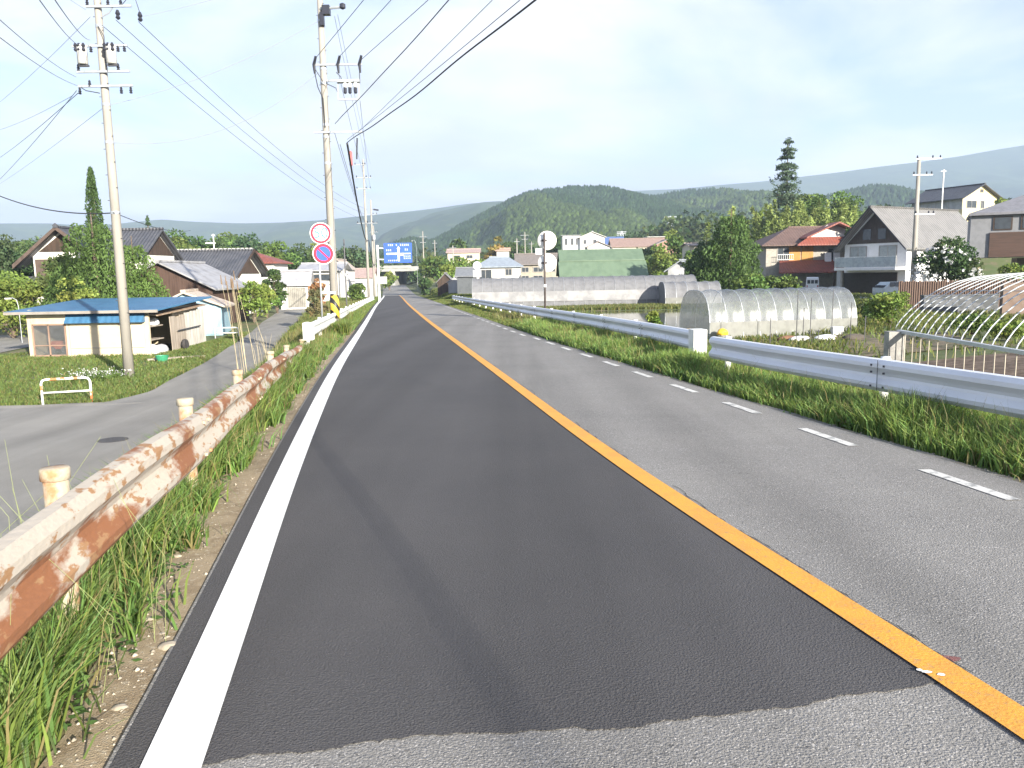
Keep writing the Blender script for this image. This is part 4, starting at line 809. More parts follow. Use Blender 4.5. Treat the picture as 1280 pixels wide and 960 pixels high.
x0, x1 = base(1238, 47).x, base(1310, 45).x; zb = float(zt(x0, 46)); o = MB().box(((x0+x1)/2, 46, zb+.9), (x1-x0, .25, 2.0), -.03).box(((x0+x1)/2, 46, zb+1.93), (x1-x0+.1, .32, .08), -.03).build('boundary_wall', mat('terracotta_wall', (.17, .125, .10), .9, c2=(.14, .10, .08), scale=2)); tag(o, 'light brown boundary wall behind the hoops at the right edge', 'wall')
# green barn, white house, grey building
GREENR = stripes('green_sheet_roof', (.13, .185, .125), (.11, .16, .108), 'X', .6, .55, .25, .02)
p = gl(750, 87.5); r = T('green_roof_barn', 'barn with a large pale green sheet-metal roof behind the long greenhouse', 'barn', p)
w = 9.3; MB().box((0, .6, 1.1), (w-.6, 6.4, 2.9)).build('wall', mat('dark_barn_wall', (.09, .09, .085), .9), r)
a1 = MB().prism([(-w/2, -4.0, 2.35), (-w/2, -2.0, 3.95), (-w/2, -2.0, 4.05), (-w/2, -4.0, 2.45)], (w, 0, 0)); a1.build('lower_roof', GREENR, r)
MB().prism([(-w/2+.1, -2.05, 4.06), (-w/2+.1, 0, 5.25), (-w/2+.1, 4.2, 2.5), (-w/2+.1, 4.2, 2.6), (-w/2+.1, 0, 5.36), (-w/2+.1, -2.05, 4.16)], (w-.2, 0, 0)).build('roof', GREENR, r)
MB().box((-1.8, -2.65, 2.15), (2.8, .06, .5)).build('wall_band', WALLW, r)
r = T('white_house', 'single-storey white house with a pale blue-grey hip roof behind the long greenhouse', 'house', gl(625, 96)); house(r, 5.0, 5, 3.75, 'hip', 1.15, .35, WALLW, mat('pale_blue_roof', (.27, .31, .36), .45), (('f', 1.1, 3.1, .8, .8), ('f', -1.6, 2.9, 1.5, 1.1)), ridge=2.2)
r = T('grey_roof_building', 'cream two-storey building with a dull brown-grey roof beside the round mirrors', 'building', gl(674, 109)); house(r, 6.0, 5, 4.05, 'gx', 1.2, .35, mat('tan_wall', (.34, .31, .25), .85), mat('brown_grey_roof', (.19, .17, .16), .8), (('f', -1.9, 3.3, 1.0, .7), ('f', -.2, 3.3, 1.3, .7), ('f', 1.5, 3.3, 1.2, .7), ('f', -.2, 2.2, 1.3, .7), ('f', -1.9, 2.2, 1.0, .7)), gover=.3)
r = T('annexe', 'small dark-walled house left of the white house behind the greenhouse end', 'house', gl(585, 112)); house(r, 2.6, 5, 2.6, 'gx', 1.0, .3, mat('slate_wall', (.10, .11, .12), .8), mat('light_grey_roof', (.19, .20, .215), .5), ())
r = T('grey_house', 'small weathered grey house with a pale tin gable roof right of the green barn', 'house', gl(853, 88), math.radians(-18)); house(r, 2.7, 4, 3.0, 'gy', .9, .4, WALLG, mat('pale_tin_roof', (.32, .35, .38), .45), (('f', .3, 1.9, .7, .9), ('f', -.7, 1.9, .4, .9)))
r = T('tool_shed', 'tiny shed with a pale silver roof by the verge right of the underpass', 'shed', gl(571, 118)); house(r, 2.2, 3, 1.8, 'gy', .7, .2, WALLG, mat('silver_roof', (.32, .345, .37), .4), ())
r = T('tool_shed', 'small brown shed with a dark roof left of the silver-roofed one', 'shed', gl(558, 124)); house(r, 2.4, 3, 1.8, 'gy', 1.2, .25, WOOD, mat('dark_tin', (.20, .20, .21), .6), ())
# hill houses
def hh_(nm, lb, px1, px2, Y, top, eave, roof, wm, rm, wins=(), dd=6, over=.4, cat='house', rz=0):
    p = gl((px1+px2)/2, Y); r = T(nm, lb, cat, p, rz); w = (px2-px1)/F*Y; e = zat(eave, Y, (px1+px2)/2)-p[2]; t_ = zat(top, Y, (px1+px2)/2)-p[2]
    house(r, w, dd, e, roof, max(.1, t_-e), over, wm, rm, [('f', u*w, e-v, a, b_) for u, v, a, b_ in wins]); return r
hh_('hill_house', 'white hillside house with a gently sloped roof above the green barn', 724, 754, 195, 291, 297, 'gy', WALLW, WALLW, ((-.3, 1.1, .7, 1.0), (.1, 1.1, .8, 1.0)))
hh_('hill_house', 'small white gabled house in front of the larger white one above the green barn', 733, 760, 178, 303, 309, 'gy', WALLW, mat('dull_roof', (.35, .30, .28), .8), ((-.25, 1.0, .8, .7), (.1, 1.0, .8, .7)))
hh_('apartment_block', 'pale distant block with dark windows left of the white hillside house', 703, 724, 245, 294, 295, 'flat', WALLW, WALLG, ((-.3, 1.8, .8, 2.0), (.05, 1.8, .8, 2.0), (.32, 1.8, .6, 2)), cat='building')
hh_('blue_roof_house', 'distant house under a blue roof behind the hillside houses', 757, 778, 240, 297, 305, 'gx', WALLG, mat('blue_roof', (.10, .16, .34), .5))
hh_('long_roof_house', 'house with a long shallow reddish-brown roof on the hill right of the white houses', 764, 828, 184, 299, 308, 'gx', WALLC, mat('red_brown_roof', (.28, .20, .175), .7), ((-.3, .9, 1.2, .8), (.2, .9, 1.2, .8)))
hh_('flat_roof_house', 'white flat-topped house rising behind the long reddish-brown roof', 808, 826, 205, 296, 297, 'flat', WALLW, WALLW, ((0, 1.0, 1.0, .8),))
hh_('brick_annexe', 'reddish earthen annexe at the right end of the long hilltop roof', 818, 842, 178, 301, 306, 'gy', mat('brick_wall', (.36, .22, .17), .9), mat('dusty_roof', (.42, .36, .32), .8))
hh_('pink_roof_house', 'long low cream house with a pinkish roof beyond the right verge', 562, 600, 190, 312, 316, 'gx', WALLC, mat('pink_roof', (.40, .30, .28), .7), ((-.2, 1.0, 1.5, .8), (.2, 1.0, 1.5, .8)))
hh_('tiny_house', 'tiny white-walled house peeping out right of the orange-brown tree', 622, 637, 200, 311, 314, 'gx', WALLW, mat('faded_roof', (.48, .34, .27), .7))
hh_('tiny_house', 'tiny pale house above the small grey house, left of the big conifer', 857, 868, 140, 305, 308, 'gx', WALLC, mat('dun_roof', (.30, .25, .22), .7))
# red-roofed house
AMB = mat('amber_boards', (.40, .20, .05), .7, c2=(.32, .155, .04), scale=2, stretch=(5, 5, .4))
p = gl(1005, 106); r = T('red_roof_house', 'two-storey house with red hipped roofs and amber shutters, before the bamboo grove', 'house', p)
BRWALL = mat('grey_beige_wall', (.34, .32, .28), .85)
house(r, 13.0, 8.5, 5.9, 'hip', 2.3, .8, BRWALL, stripes('brown_red_tile', (.135, .088, .075), (.11, .072, .062), 'X', .35, .7, .6), (('f', -4.3, 4.6, 1.6, 1.7), ('f', 2.0, 4.5, 1.5, 1.6), ('f', 4.2, 4.5, 1.6, 1.6)), ridge=4.5)
MB().prism([(-2.7, -5.6, 5.75), (6.9, -5.6, 5.75), (2.2, -4.0, 8.2), (1.2, -4.0, 8.2)], (0, .1, 0)).build('gable_face', WALLW, r)
b = MB().prism([(-3.2, -6.1, 5.62), (7.4, -6.1, 5.62), (4.6, -4.9, 6.6), (-1.4, -4.9, 6.6)], (0, 0, .16))
for sx_ in (-1, 1): b.prism([(2.0, -5.9, 8.30), (2.0+sx_*4.0, -5.9, 6.5), (2.0+sx_*4.0, -5.9, 6.68), (2.0, -5.9, 8.5)], (0, 3.5, 0))
b.build('gable_roof', REDROOF, r)
for x in (-2.9, -1.3): MB().box((x, -4.3, 4.55), (1.45, .1, 2.1)).build('shutter', AMB, r)
b = MB().prism([(-5.8, -7.2, 2.25), (5.0, -7.2, 2.25), (4.2, -4.3, 3.7), (-4.8, -4.3, 3.7)], (0, 0, .16)); b.build('lower_roof', REDROOF, r)
b = MB().prism([(.2, -8.2, 2.2), (3.0, -8.2, 3.2), (5.9, -8.2, 2.0), (5.9, -8.2, 2.16), (3.0, -8.2, 3.38), (.2, -8.2, 2.36)], (0, 4, 0)); b.build('porch_roof', REDROOF, r)
b = MB()
for x in (.7, 5.3): b.box((x, -8, 1.1), (.16, .16, 2.3))
b.build('porch_post', WOOD, r)
b = MB().box((-4.3, -5.0, 3.95), (2.0, .05, .05)).box((-4.3, -5.0, 4.6), (2.0, .05, .05))
for k in range(9): b.box((-5.25+k*.24, -5.0, 4.25), (.03, .03, .7))
b.build('balcony_rail', WHITEP, r)
for k, x in enumerate((1.2, 2.3)): 
    o = MB().box((0, 0, .55), (.85, .06, 1.3), 0, 0, -.12).box((0, -.09, .55), (.7, .05, 1.1), 0, 0, -.12).build('bedding', PLASTW, r); o.location = (x, -4.6, 3.55)
# vehicles
TYRE = mat('tyre', (.02, .02, .02), .85); CARW = mat('white_car_paint', (.80, .80, .79), .25, c2=(.77, .77, .76)); CARS = mat('pale_car_paint', (.55, .60, .60), .25, c2=(.52, .57, .57))
LAMP = mat('lamp_lens', (.7, .7, .66), .12); RED = mat('red_lens', (.45, .02, .02), .2)
def van(lb, cat, loc, rz, paint, L_=3.3, Wd=1.45, H=1.85, nose=.35):
    r = T('parked_'+cat.replace(' ', '_'), lb, cat, loc, rz)
    prof = [(-L_/2, .28), (L_/2-.1, .28), (L_/2, .5), (L_/2-.02, .95), (L_/2-nose, H-.12), (L_/2-nose-.15, H), (-L_/2+.2, H), (-L_/2+.05, H-.12), (-L_/2, .9)]
    b = MB(); n = len(prof)
    for i, (yy, ins) in enumerate(((-Wd/2, .06), (-Wd/2+.06, 0), (Wd/2-.06, 0), (Wd/2, .06))):
        cxm, czm = 0, H*.5
        b.v += [(x*(1-ins/L_*2), yy*(1-.10*max(0, z-.95)/(H-.95)), czm+(z-czm)*(1-ins/H)) for x, z in prof]
    b.f = [tuple(range(n-1, -1, -1)), tuple(3*n+k for k in range(n))]+[(i*n+k, i*n+(k+1) % n, (i+1)*n+(k+1) % n, (i+1)*n+k) for i in range(3) for k in range(n)]
    b.build('body', paint, r)
    wq = Wd/2-.12
    MB().prism([(L_/2-.02, -wq, 1.0), (L_/2-.02, wq, 1.0), (L_/2-nose+.02, wq*.92, H-.2), (L_/2-nose+.02, -wq*.92, H-.2)], (.025, 0, .01)).build('windscreen', GLASS, r)
    g = MB()
    for k in range(3): g.box((-L_/2+.005, (k-1)*(Wd*.28), 1.32), (.03, Wd*.23, .42))
    g.build('rear_window', GLASS, r)
    for sy in (-1, 1):
        for a, b2 in ((-1.3, -.5), (-.42, .35), (.42, 1.0)):
            MB().box(((a+b2)/2*L_/3.3, sy*(Wd/2-.005), 1.28), ((b2-a)*L_/3.3, .02, .42), 0, 0, sy*.09).build('side_window', GLASS, r)
        MB().box((L_/2-.0, sy*(Wd/2-.22), .72), (.05, .24, .16)).build('headlight', LAMP, r); MB().box((-L_/2, sy*(Wd/2-.14), .78), (.05, .12, .26)).build('tail_light', RED, r)
        for x in (-L_/2+.6, L_/2-.6):
            o = MB().lathe([(.14, -.08), (.25, -.09), (.28, -.04), (.28, .04), (.25, .09), (.14, .08)], 18).build('wheel', TYRE, r); o.matrix_local = Matrix.Translation((x, sy*(Wd/2-.10), .28)) @ Matrix.Rotation(math.pi/2, 4, 'X')
            MB().lathe([(.02, -.06), (.15, -.085), (.15, .085), (.02, .06)], 14).build('rim', STEEL, o)
    return r
p = base(1015, 95.5); van('small white van parked under the porch of the red-roofed house', 'van', p, math.radians(70), CARW)
# balcony house
th = math.radians(-58); p = base(1104, 85); r = T('balcony_house', 'white two-storey house with a steep grey roof, wooden gable and glass balcony', 'house', (p.x+6.0*math.sin(-th)*1.0*.9, p.y+6.0*math.cos(th), p.z), th)
w, d = 7.1, 14.0
SIDR = stripes('grey_standing_seam', (.19, .186, .182), (.16, .157, .154), 'Y', .42, .5, .8, .06)
WH2 = mat('white_siding', (.78, .78, .78), .7, c2=(.73, .73, .73)); 
house(r, w, d, 5.2, 'gy', 3.75, .6, WH2, SIDR, (('f', -1.9, 4.15, 2.0, 1.9, GLASSP), ('f', 1.5, 4.15, 2.0, 1.9, GLASSP), ('r', 3.2, 4.0, 1.6, 1.2), ('r', -3.4, 1.5, 1.4, 1.3)), gover=1.2, names=('wall', 'roof'))
GW = mat('gable_wood', (.075, .06, .055), .8, c2=(.05, .04, .035), scale=4, stretch=(5, 5, .3))
MB().prism([(-3.3, -7.06, 5.35), (3.3, -7.06, 5.35), (0, -7.06, 8.55)], (0, .05, 0)).build('gable_wall', GW, r)
b = MB()
for sx_ in (-1, 1): b.prism([(sx_*4.22, -8.28, 4.50), (0, -8.28, 8.97), (0, -8.28, 9.12), (sx_*4.22, -8.28, 4.68)], (0, .08, 0))
b.build('bargeboard', mat('dark_trim', (.05, .05, .06), .6), r)
for x in (-.9, .8): MB().box((x, -7.09, 6.3), (.9, .05, 1.1)).build('gable_window', GLASS, r)
sl = MB().box((.3, -8.1, 2.72), (7.0, 2.2, .28)).build('balcony', WH2, r)
MB().box((.3, -9.16, 3.4), (7.0, .03, 1.0)).build('balcony_glass', glassy('frosted_glass', (.46, .52, .54), .75, .25), sl)
b = MB().box((.3, -9.16, 3.95), (7.05, .06, .05))
for k in range(7): b.box((-3.15+k*1.15, -9.13, 3.4), (.05, .05, 1.1))
b.build('balcony_rail', WHITEP, sl)
b = MB().box((-2.7, -8.9, 1.2), (.45, .35, 2.9)); b.build('pillar', WALLG, r)
MB().box((-.4, -7.05, 1.15), (6.2, .06, 2.35)).build('carport_shade_panel', mat('carport_shade', (.045, .04, .04), .8), r)  # flat near-black panel: the shade inside the carport, put into its colour
MB().box((0, 0, 9.12), (.3, d+2.5, .1)).build('ridge_cap', SIDR, r)
p2 = base(1115, 76); van('pale grey-green car parked before the carport of the balcony house', 'car', p2, math.radians(200), CARS, 3.5, 1.5, 1.5, .7)
# brown-panelled house on the right
p = base(1300, 60); r = T('panelled_house', 'light grey modern house with a large brown panel under dark windows at the right edge', 'house', base(1293, 63), math.radians(-28))
GREYW = mat('light_grey_siding', (.21, .215, .23), .7, c2=(.185, .19, .205)); w, d = 9.6, 7.0
ez = zat(268, 60, 1240)-p.z; lz = zat(322, 60, 1240)-p.z
b = MB().box((0, 0, (ez+lz)/2), (w, d, ez-lz)); b.build('wall', GREYW, r)
MB().box((1.6, .8, lz/2-.2), (w-3.4, d-1.7, lz+.3)).build('ground_floor_wall', mat('shade_dark_wall', (.10, .085, .07), .85), r)  # colour darkened to stand for the shade beneath the upper floor
MB().box((-w/2+.75, .3, lz/2-.1), (.22, d-1.2, lz+.2)).build('side_wall', mat('pale_yellow_wall', (.72, .63, .42), .8), r)
W2, D2, e2 = w/2+.15, d/2+.35, ez+.02; vs = [(-W2, -D2, e2), (W2, -D2, e2), (W2, D2, e2), (-W2, D2, e2)]; vs += [(x, y, z+.18) for x, y, z in vs]+[(-.9, 0, ez+1.75), (2.5, 0, ez+1.75)]
MB().add(vs, [(3, 2, 1, 0), (0, 1, 5, 4), (1, 2, 6, 5), (2, 3, 7, 6), (3, 0, 4, 7), (4, 5, 9, 8), (6, 7, 8, 9), (5, 6, 9), (7, 4, 8)]).build('roof', mat('slate_roof', (.20, .20, .22), .6), r)
pw = 3.5; pxc = -1.75
MB().box((pxc, -d/2-.06, lz+.95), (pw, .16, 1.85)).build('wooden_panel', mat('brown_panel', (.085, .05, .038), .65, c2=(.065, .04, .03), scale=2, stretch=(.4, 5, 9)), r)
for k, dx in enumerate((-.27, .24)): 
    o = MB().box((pxc+dx*pw, -d/2-.02, lz+2.55), (pw*.36, .1, 1.0)).build('window', mat('brown_window_frame', (.06, .04, .03), .6), r); MB().box((pxc+dx*pw, -d/2-.045, lz+2.55), (pw*.30, .08, .86)).build('pane', GLASS, o)
# yellow house on the slope
p = base(1180, 128); p = Vector((at(1190, 250, 128)[0], 128, zat(243, 128, 1205)-4.6)); r = T('yellow_house', 'yellow-walled house with a grey roof high on the slope behind the balcony house', 'house', p, math.radians(22))
YW = mat('yellow_wall', (.66, .57, .34), .85, c2=(.62, .53, .32)); w, d = 7.6, 9.5
p.z = zat(246, 126, 1205)-5.0; r.location = (at(1200, 246, 132)[0]-1.0, 132, p.z)
house(r, w, d, 5.0, 'gy', 1.9, .7, YW, TILEY, (('l', 3.0, 3.9, 1.3, 1.3), ('l', .8, 3.9, 1.6, 1.4), ('l', -1.6, 3.9, 1.5, 1.4), ('f', -1.9, 3.9, 2.2, 1.2), ('f', .5, 3.9, .8, 1.2)), names=('wall', 'roof'))
MB().box((-w/2-.03, 0, 4.0), (.05, d-.1, 1.7)).build('side_cladding', WALLG, r)
MB().box((.2, -d/2-.03, 6.0), (.7, .05, .5)).build('vent', DSTEEL, r)
MB().box((0, 0, -1), (w-.4, d-.4, 2.6)).build('foundation', WALLG, r)
# underpass bridge
Yb = 262; zb_ = float(zroad(Yb)); cxb = float(s2x(2.4, Yb)); r = T('rail_bridge', 'pale concrete bridge over the road with a dark underpass below', 'bridge', (cxb, Yb+4, zb_))
CON2 = mat('pale_concrete', (.36, .36, .33), .85, c2=(.29, .29, .27), scale=.6)
z1 = zat(339, Yb, 505)-zb_; z2 = zat(333, Yb, 505)-zb_
x0b = at(474, 340, Yb)[0]-cxb; x1b = at(522, 340, Yb)[0]-cxb; xo0 = at(493.5, 345, Yb)[0]-cxb; xo1 = at(521, 345, Yb)[0]-cxb
MB().box(((x0b+x1b)/2, 11, (z1+z2)/2), (x1b-x0b, 30, z2-z1)).build('deck', CON2, r)
MB().box(((x0b+x1b)/2-1, -4.1, z2-.1), (x1b-x0b-2, .2, .9)).build('parapet', CON2, r)
MB().box((xo0-.6, 11, z1/2-.2), (1.2, 30, z1+.4)).build('abutment', CON2, r); MB().box((xo1+.6, 11, z1/2-.2), (1.2, 30, z1+.4)).build('abutment', CON2, r)
kind(MB().prism([(x1b+cxb, Yb+6, zb_), (x1b+cxb+40, Yb+6, zb_-.5), (x1b+cxb+40, Yb+6, zb_+2), (x1b+cxb, Yb+6, zb_+z1)], (0, 14, 0)).build('embankment_right', GROUND), 'structure').name = 'embankment'
kind(MB().prism([(x0b+cxb-40, Yb+6, zb_-.5), (xo0+cxb-1.2, Yb+6, zb_), (xo0+cxb-1.2, Yb+6, zb_+z1), (x0b+cxb-40, Yb+6, zb_+z1)], (0, 14, 0)).build('embankment', GROUND), 'structure')
# ------------------------------------------------------------------ guardrails
PROF = [(0, .175), (.045, .168), (.080, .125), (.083, .085), (.040, .030), (.030, 0), (.040, -.030), (.083, -.085), (.080, -.125), (.045, -.168), (0, -.175)]
def beam(path, side, sc=1.0):
    pts = [Vector(p) for p in path]; b = MB(); n = len(PROF); loop = [(o, z) for o, z in PROF]+[(o-.006, z) for o, z in reversed(PROF)]; m = len(loop)
    for i, p in enumerate(pts):
        t = (pts[min(i+1, len(pts)-1)]-pts[max(i-1, 0)]).normalized(); nn = Vector((t.y, -t.x, 0)).normalized()*side
        b.v += [tuple(p+nn*o*sc+Vector((0, 0, (z-.175)*sc))) for o, z in loop]
    k = len(pts)
    b.f = [(i*m+q, i*m+(q+1) % m, (i+1)*m+(q+1) % m, (i+1)*m+q) for i in range(k-1) for q in range(m)]+[tuple(range(m-1, -1, -1)), tuple((k-1)*m+q for q in range(m))]
    return b
RUST = mat('rusty_rail_paint', (.45, .40, .335), .75, c2=(.24, .10, .045), scale=1.6, thr=(.48, .535), detail=12, bump=.25, bscale=30, c3=(.31, .175, .085), s3=9, t3=(.55, .60), stretch=(1, .6, 1.7))
RUSTP = mat('cream_post_paint', (.40, .35, .26), .7, c2=(.38, .19, .09), scale=7, thr=(.50, .62), bump=.2)
lq = [at(0, 670, 2.9), at(100, 606, 3.75), at(204, 540, 5.25), at(302, 476, 9.3), at(342, 447, 13.4), at(383, 427.5, 22.6)]
lY = [-3]+[q[1] for q in lq]; lS = [lq[0][0]+.203*lq[0][1]]+[q[0]+.203*q[1] for q in lq]; lZ = [lq[0][2]+.08]+[q[2] for q in lq]
def lrail(Y): return Vector((float(np.interp(Y, lY, lS))-.203*Y, Y, float(np.interp(Y, lY, lZ))))
def lpost(px):
    ys_ = np.arange(2.2, 23, .02); return float(ys_[np.argmin([abs(proj(lrail(y)+Vector((-.12, 0, 0)))[0]-px) for y in ys_])])
o0 = lrail(8); r = T('guardrail', 'old rusty cream-painted guardrail with round-capped posts along the left verge', 'guardrail', (o0.x-.12, o0.y, zt(o0.x-.12, o0.y))); R0 = Vector(r.location)
ysr = list(np.arange(-3, 22.3, .4)); sc_ = 1.12
bo = beam([lrail(y)-R0+Vector((0, 0, .012*math.sin(y*1.7))) for y in ysr], 1, sc_).build('beam', RUST, r)
b = MB()
for y in (1.0, 6.3, 10.3, 14.2, 18.2):
    for dz in (.06, .29):
        for dy in (-.10, .10):
            q = lrail(y+dy)-R0+Vector((.10, 0, -dz*sc_)); MB().lathe([(.016, -.012), (.016, .012)], 8, q).build('bolt', RUSTP, bo)
for y in [-.6]+[lpost(q) for q in (70, 232, 297, 338, 358, 377)]:
    p = lrail(y)-R0+Vector((-.12, 0, 0)); zb = float(zt(p.x+R0.x, y))-R0.z-.4; tp = p.z+.075
    po = MB().tube([(p.x, p.y, zb), (p.x, p.y, tp-.02)], .057, 14).build('post', RUSTP, r, True)
    c = MB().lathe([(.060, -.05), (.068, -.046), (.068, .004), (.062, .011), (.02, .013)], 16, (p.x, p.y, tp)).build('cap', RUSTP, po, True)
WRAIL = mat('white_rail_paint', (.74, .75, .76), .45, c2=(.64, .65, .67), scale=2)
GRAIL = mat('galvanised_rail', (.78, .79, .81), .45, .1, c2=(.70, .71, .73), scale=1.6, thr=(.35, .7), stretch=(.6, .6, 2))
def rail(name, label, path, posts, m, pm, side, sleeves=(), bolts=()):
    mid = path[len(path)//2]; r = T(name, label, 'guardrail', (mid[0], mid[1], zt(mid[0], mid[1]))); R_ = Vector(r.location)
    P_ = [Vector(p)-R_ for p in path]; bo = beam(P_, side, 1.2).build('beam', m, r, False)
    ys = [p[1] for p in path]
    def pt(y): return Vector((np.interp(y, ys, [p[0] for p in path]), y, np.interp(y, ys, [p[2] for p in path])))
    for y in posts:
        q = pt(y)-R_+Vector((-.10*side, 0, 0)); zb = float(zt(q.x+R_.x, y))-R_.z-.3
        po = MB().tube([(q.x, q.y, zb), (q.x, q.y, q.z+.02)], .057, 12).build('post', pm, r, True)
        MB().box((q.x+.06*side, q.y, q.z-.175), (.08, .10, .22)).build('bracket', STEEL, po)
    for y in sleeves:
        a, c = pt(y-.18)-R_, pt(y+.20)-R_; a += Vector((.045*side, 0, -.21)); c += Vector((.045*side, 0, -.21))
        d = (c-a); an = math.atan2(-d.x, d.y); MB().box((a+c)/2, (.28, d.length, .50), an).build('end_sleeve', WHITEP, r)
    for y in bolts:
        b = MB()
        for dz in (.07, .16, .34):
            for dy in (-.12, .12):
                q = pt(y+dy)-R_+Vector((.10*side, 0, -dz-.01)); MB().lathe([(.016, -.012), (.016, .012)], 8, q).build('bolt', DSTEEL, bo)
        q = pt(y)-R_; b.box(q+Vector((.10*side, -.0, -.21)), (.004, .012, .40))
        b.build('joint_seam', DSTEEL, bo)
    return r
def rp_(pts, h, step):
    ys = np.arange(pts[0][0], pts[-1][0]+.01, step); out_ = []
    for y in ys:
        s_ = np.interp(y, [a for a, _ in pts], [b_ for _, b_ in pts]); out_.append((float(s2x(s_, y)), float(y), float(zroad(y))+h))
    return out_
rail('guardrail', 'near grey steel guardrail on the right verge, leaving the photo at the right edge', rp_([(-5, 6.62), (4, 6.55), (7, 6.48), (10, 6.35), (13, 6.17), (15.3, 6.15)], .71, .4), (-3.5, .5, 4.5, 10.25, 14.6), GRAIL, WHITEP, -1, (), (10.1, 6.0, 2))
rail('guardrail', 'long far grey guardrail curving along the paddy, with a white end sleeve', rp_([(16.6, 6.55), (20, 6.75), (27, 6.95), (38, 6.95), (52, 7.1), (63, 7.2), (80, 7.35), (92, 7.5)], .71, .8), (17.1, 22.2, 26.2, 30.2, 34.2, 38.2, 42.2, 46.4, 50.4, 54.4, 58.6, 62.8, 67, 71, 75, 79, 83, 87, 91), GRAIL, WHITEP, -1, (16.68,), (21, 25, 29.2, 33.2, 37))
wl_ = [(float(s2x(-2.35+.0095*(y-23), y)), float(y), float(zroad(y))+.72) for y in np.arange(23.2, 96, .8)]
rail('guardrail', 'clean white guardrail with two block sleeves beyond the rusty one on the left', wl_, list(np.arange(24.2, 95, 4.)), WRAIL, WHITEP, 1, (23.28, 34.2))
# railing and concrete post behind the right guardrail
p = Vector((7.25, 15.0, float(zt(7.25, 15)))); r = T('steel_railing', 'thin-barred steel railing with a concrete end post behind the near right guardrail', 'railing', p); R_ = p
z0_ = zat(414, 15, 1130); z1_ = zat(441, 12.1, 1280)
def rl(f): return Vector((7.32+(7.85-7.32)*f*1.0, 15-2.95*f, z0_+(z1_-z0_)*f))-R_
dv = (rl(1.9)-rl(0)).normalized()
MB().box((0, 0, (z0_-R_.z)/2-.15), (.30, .26, z0_-R_.z+.3), -.1).build('end_post', mat('old_concrete', (.34, .33, .31), .9, c2=(.24, .23, .22), scale=4, bump=.3), r)
MB().box((rl(0)+rl(1.9))/2, ((rl(1.9)-rl(0)).length, .09, .06), math.atan2(dv.y, dv.x), -math.asin(dv.z)).build('top_rail', STEEL, r)
MB().box((rl(0)+rl(1.9))/2+Vector((0, 0, -1.12)), ((rl(1.9)-rl(0)).length, .05, .04), math.atan2(dv.y, dv.x), -math.asin(dv.z)).build('bottom_rail', STEEL, r)
q = rl(1.92); MB().box((q.x, q.y, q.z-.85), (.26, .24, 1.9), -.1).build('end_post', bpy.data.materials['old_concrete'], r)
for k in range(25):
    q = rl(.06+k*.073); MB().tube([(q.x, q.y, q.z-1.15), (q.x, q.y, q.z-.02)], .009, 6).build('bar', mat('pale_bar', (.50, .44, .36), .6) if k == 0 else bpy.data.materials['pale_bar'], r)
# pipe barriers
def pipe_gate(label, loc, rz, w, h, m, m2):
    r = T('pipe_barrier', label, 'barrier', loc, rz, None); ro = .12
    pts = [(-w/2, 0, -.2), (-w/2, 0, h-ro), (-w/2+ro*.3, 0, h-ro*.3), (-w/2+ro, 0, h), (w/2-ro, 0, h), (w/2-ro*.3, 0, h-ro*.3), (w/2, 0, h-ro), (w/2, 0, -.2)]
    MB().tube(pts, .035, 10).build('frame', m, r, True); MB().tube([(-w/2, 0, h*.5), (w/2, 0, h*.5)], .028, 8).build('crossbar', m2, r, True); return r
ORW = mat('orange_white_pipe', (.80, .78, .74), .5, c2=(.62, .20, .08), scale=2.3, thr=(.50, .53))
a_, c_ = G(54, 508), G(115, 504); pipe_gate('low orange and white pipe barrier at the corner of the lawn', (a_+c_)/2, math.atan2(c_.y-a_.y, c_.x-a_.x), (c_-a_).length, .80, ORW, WHITEP)
p = base(284, 47); pipe_gate('low white pipe barrier in front of the light-blue shed', p, .1, 1.35, .62, WHITEP, WHITEP)
p = G(141, 552); o = MB().lathe([(.33, .0), (.33, .045), (.30, .05), (.0, .05)], 24).build('manhole_cover', mat('cast_iron', (.06, .055, .055), .7, c2=(.09, .085, .08), scale=30, bump=.6, bscale=40)); o.location = p; tag(o, 'round dark iron manhole cover in the side road', 'manhole cover')
q = G(378, 474); bag('plastic_bag', 'crumpled white plastic bag lying in the left verge grass', 'bag', q, .13, PLASTW, 1.4, .6)
STN = mat('pebble', (.40, .35, .28), .9, c2=(.30, .26, .20), scale=9)
for k, (px, py, rr, lb) in enumerate(((212, 805, .042, 'largest ochre stone in the dry dirt beside the white edge line'), (186, 770, .026, 'grey pebble in the dirt, just above the ochre stone'), (150, 880, .028, 'pale pebble in the dirt near the bottom left grass'), (222, 640+50, .022, 'small pebble in the dirt far up by the grass tongue'), (195, 832, .018, 'small pebble just below the ochre stone'), (203, 788, .02, 'buff pebble between the ochre stone and the grass'))):
    d = ray(px, py); t_ = HC/(-d[2]-.0165*d[1]); x, y = d[0]*t_, d[1]*t_
    bag('stone', lb, 'stone', (x, y, fz(x, y)+.02), rr, STN, 1.3, .6)

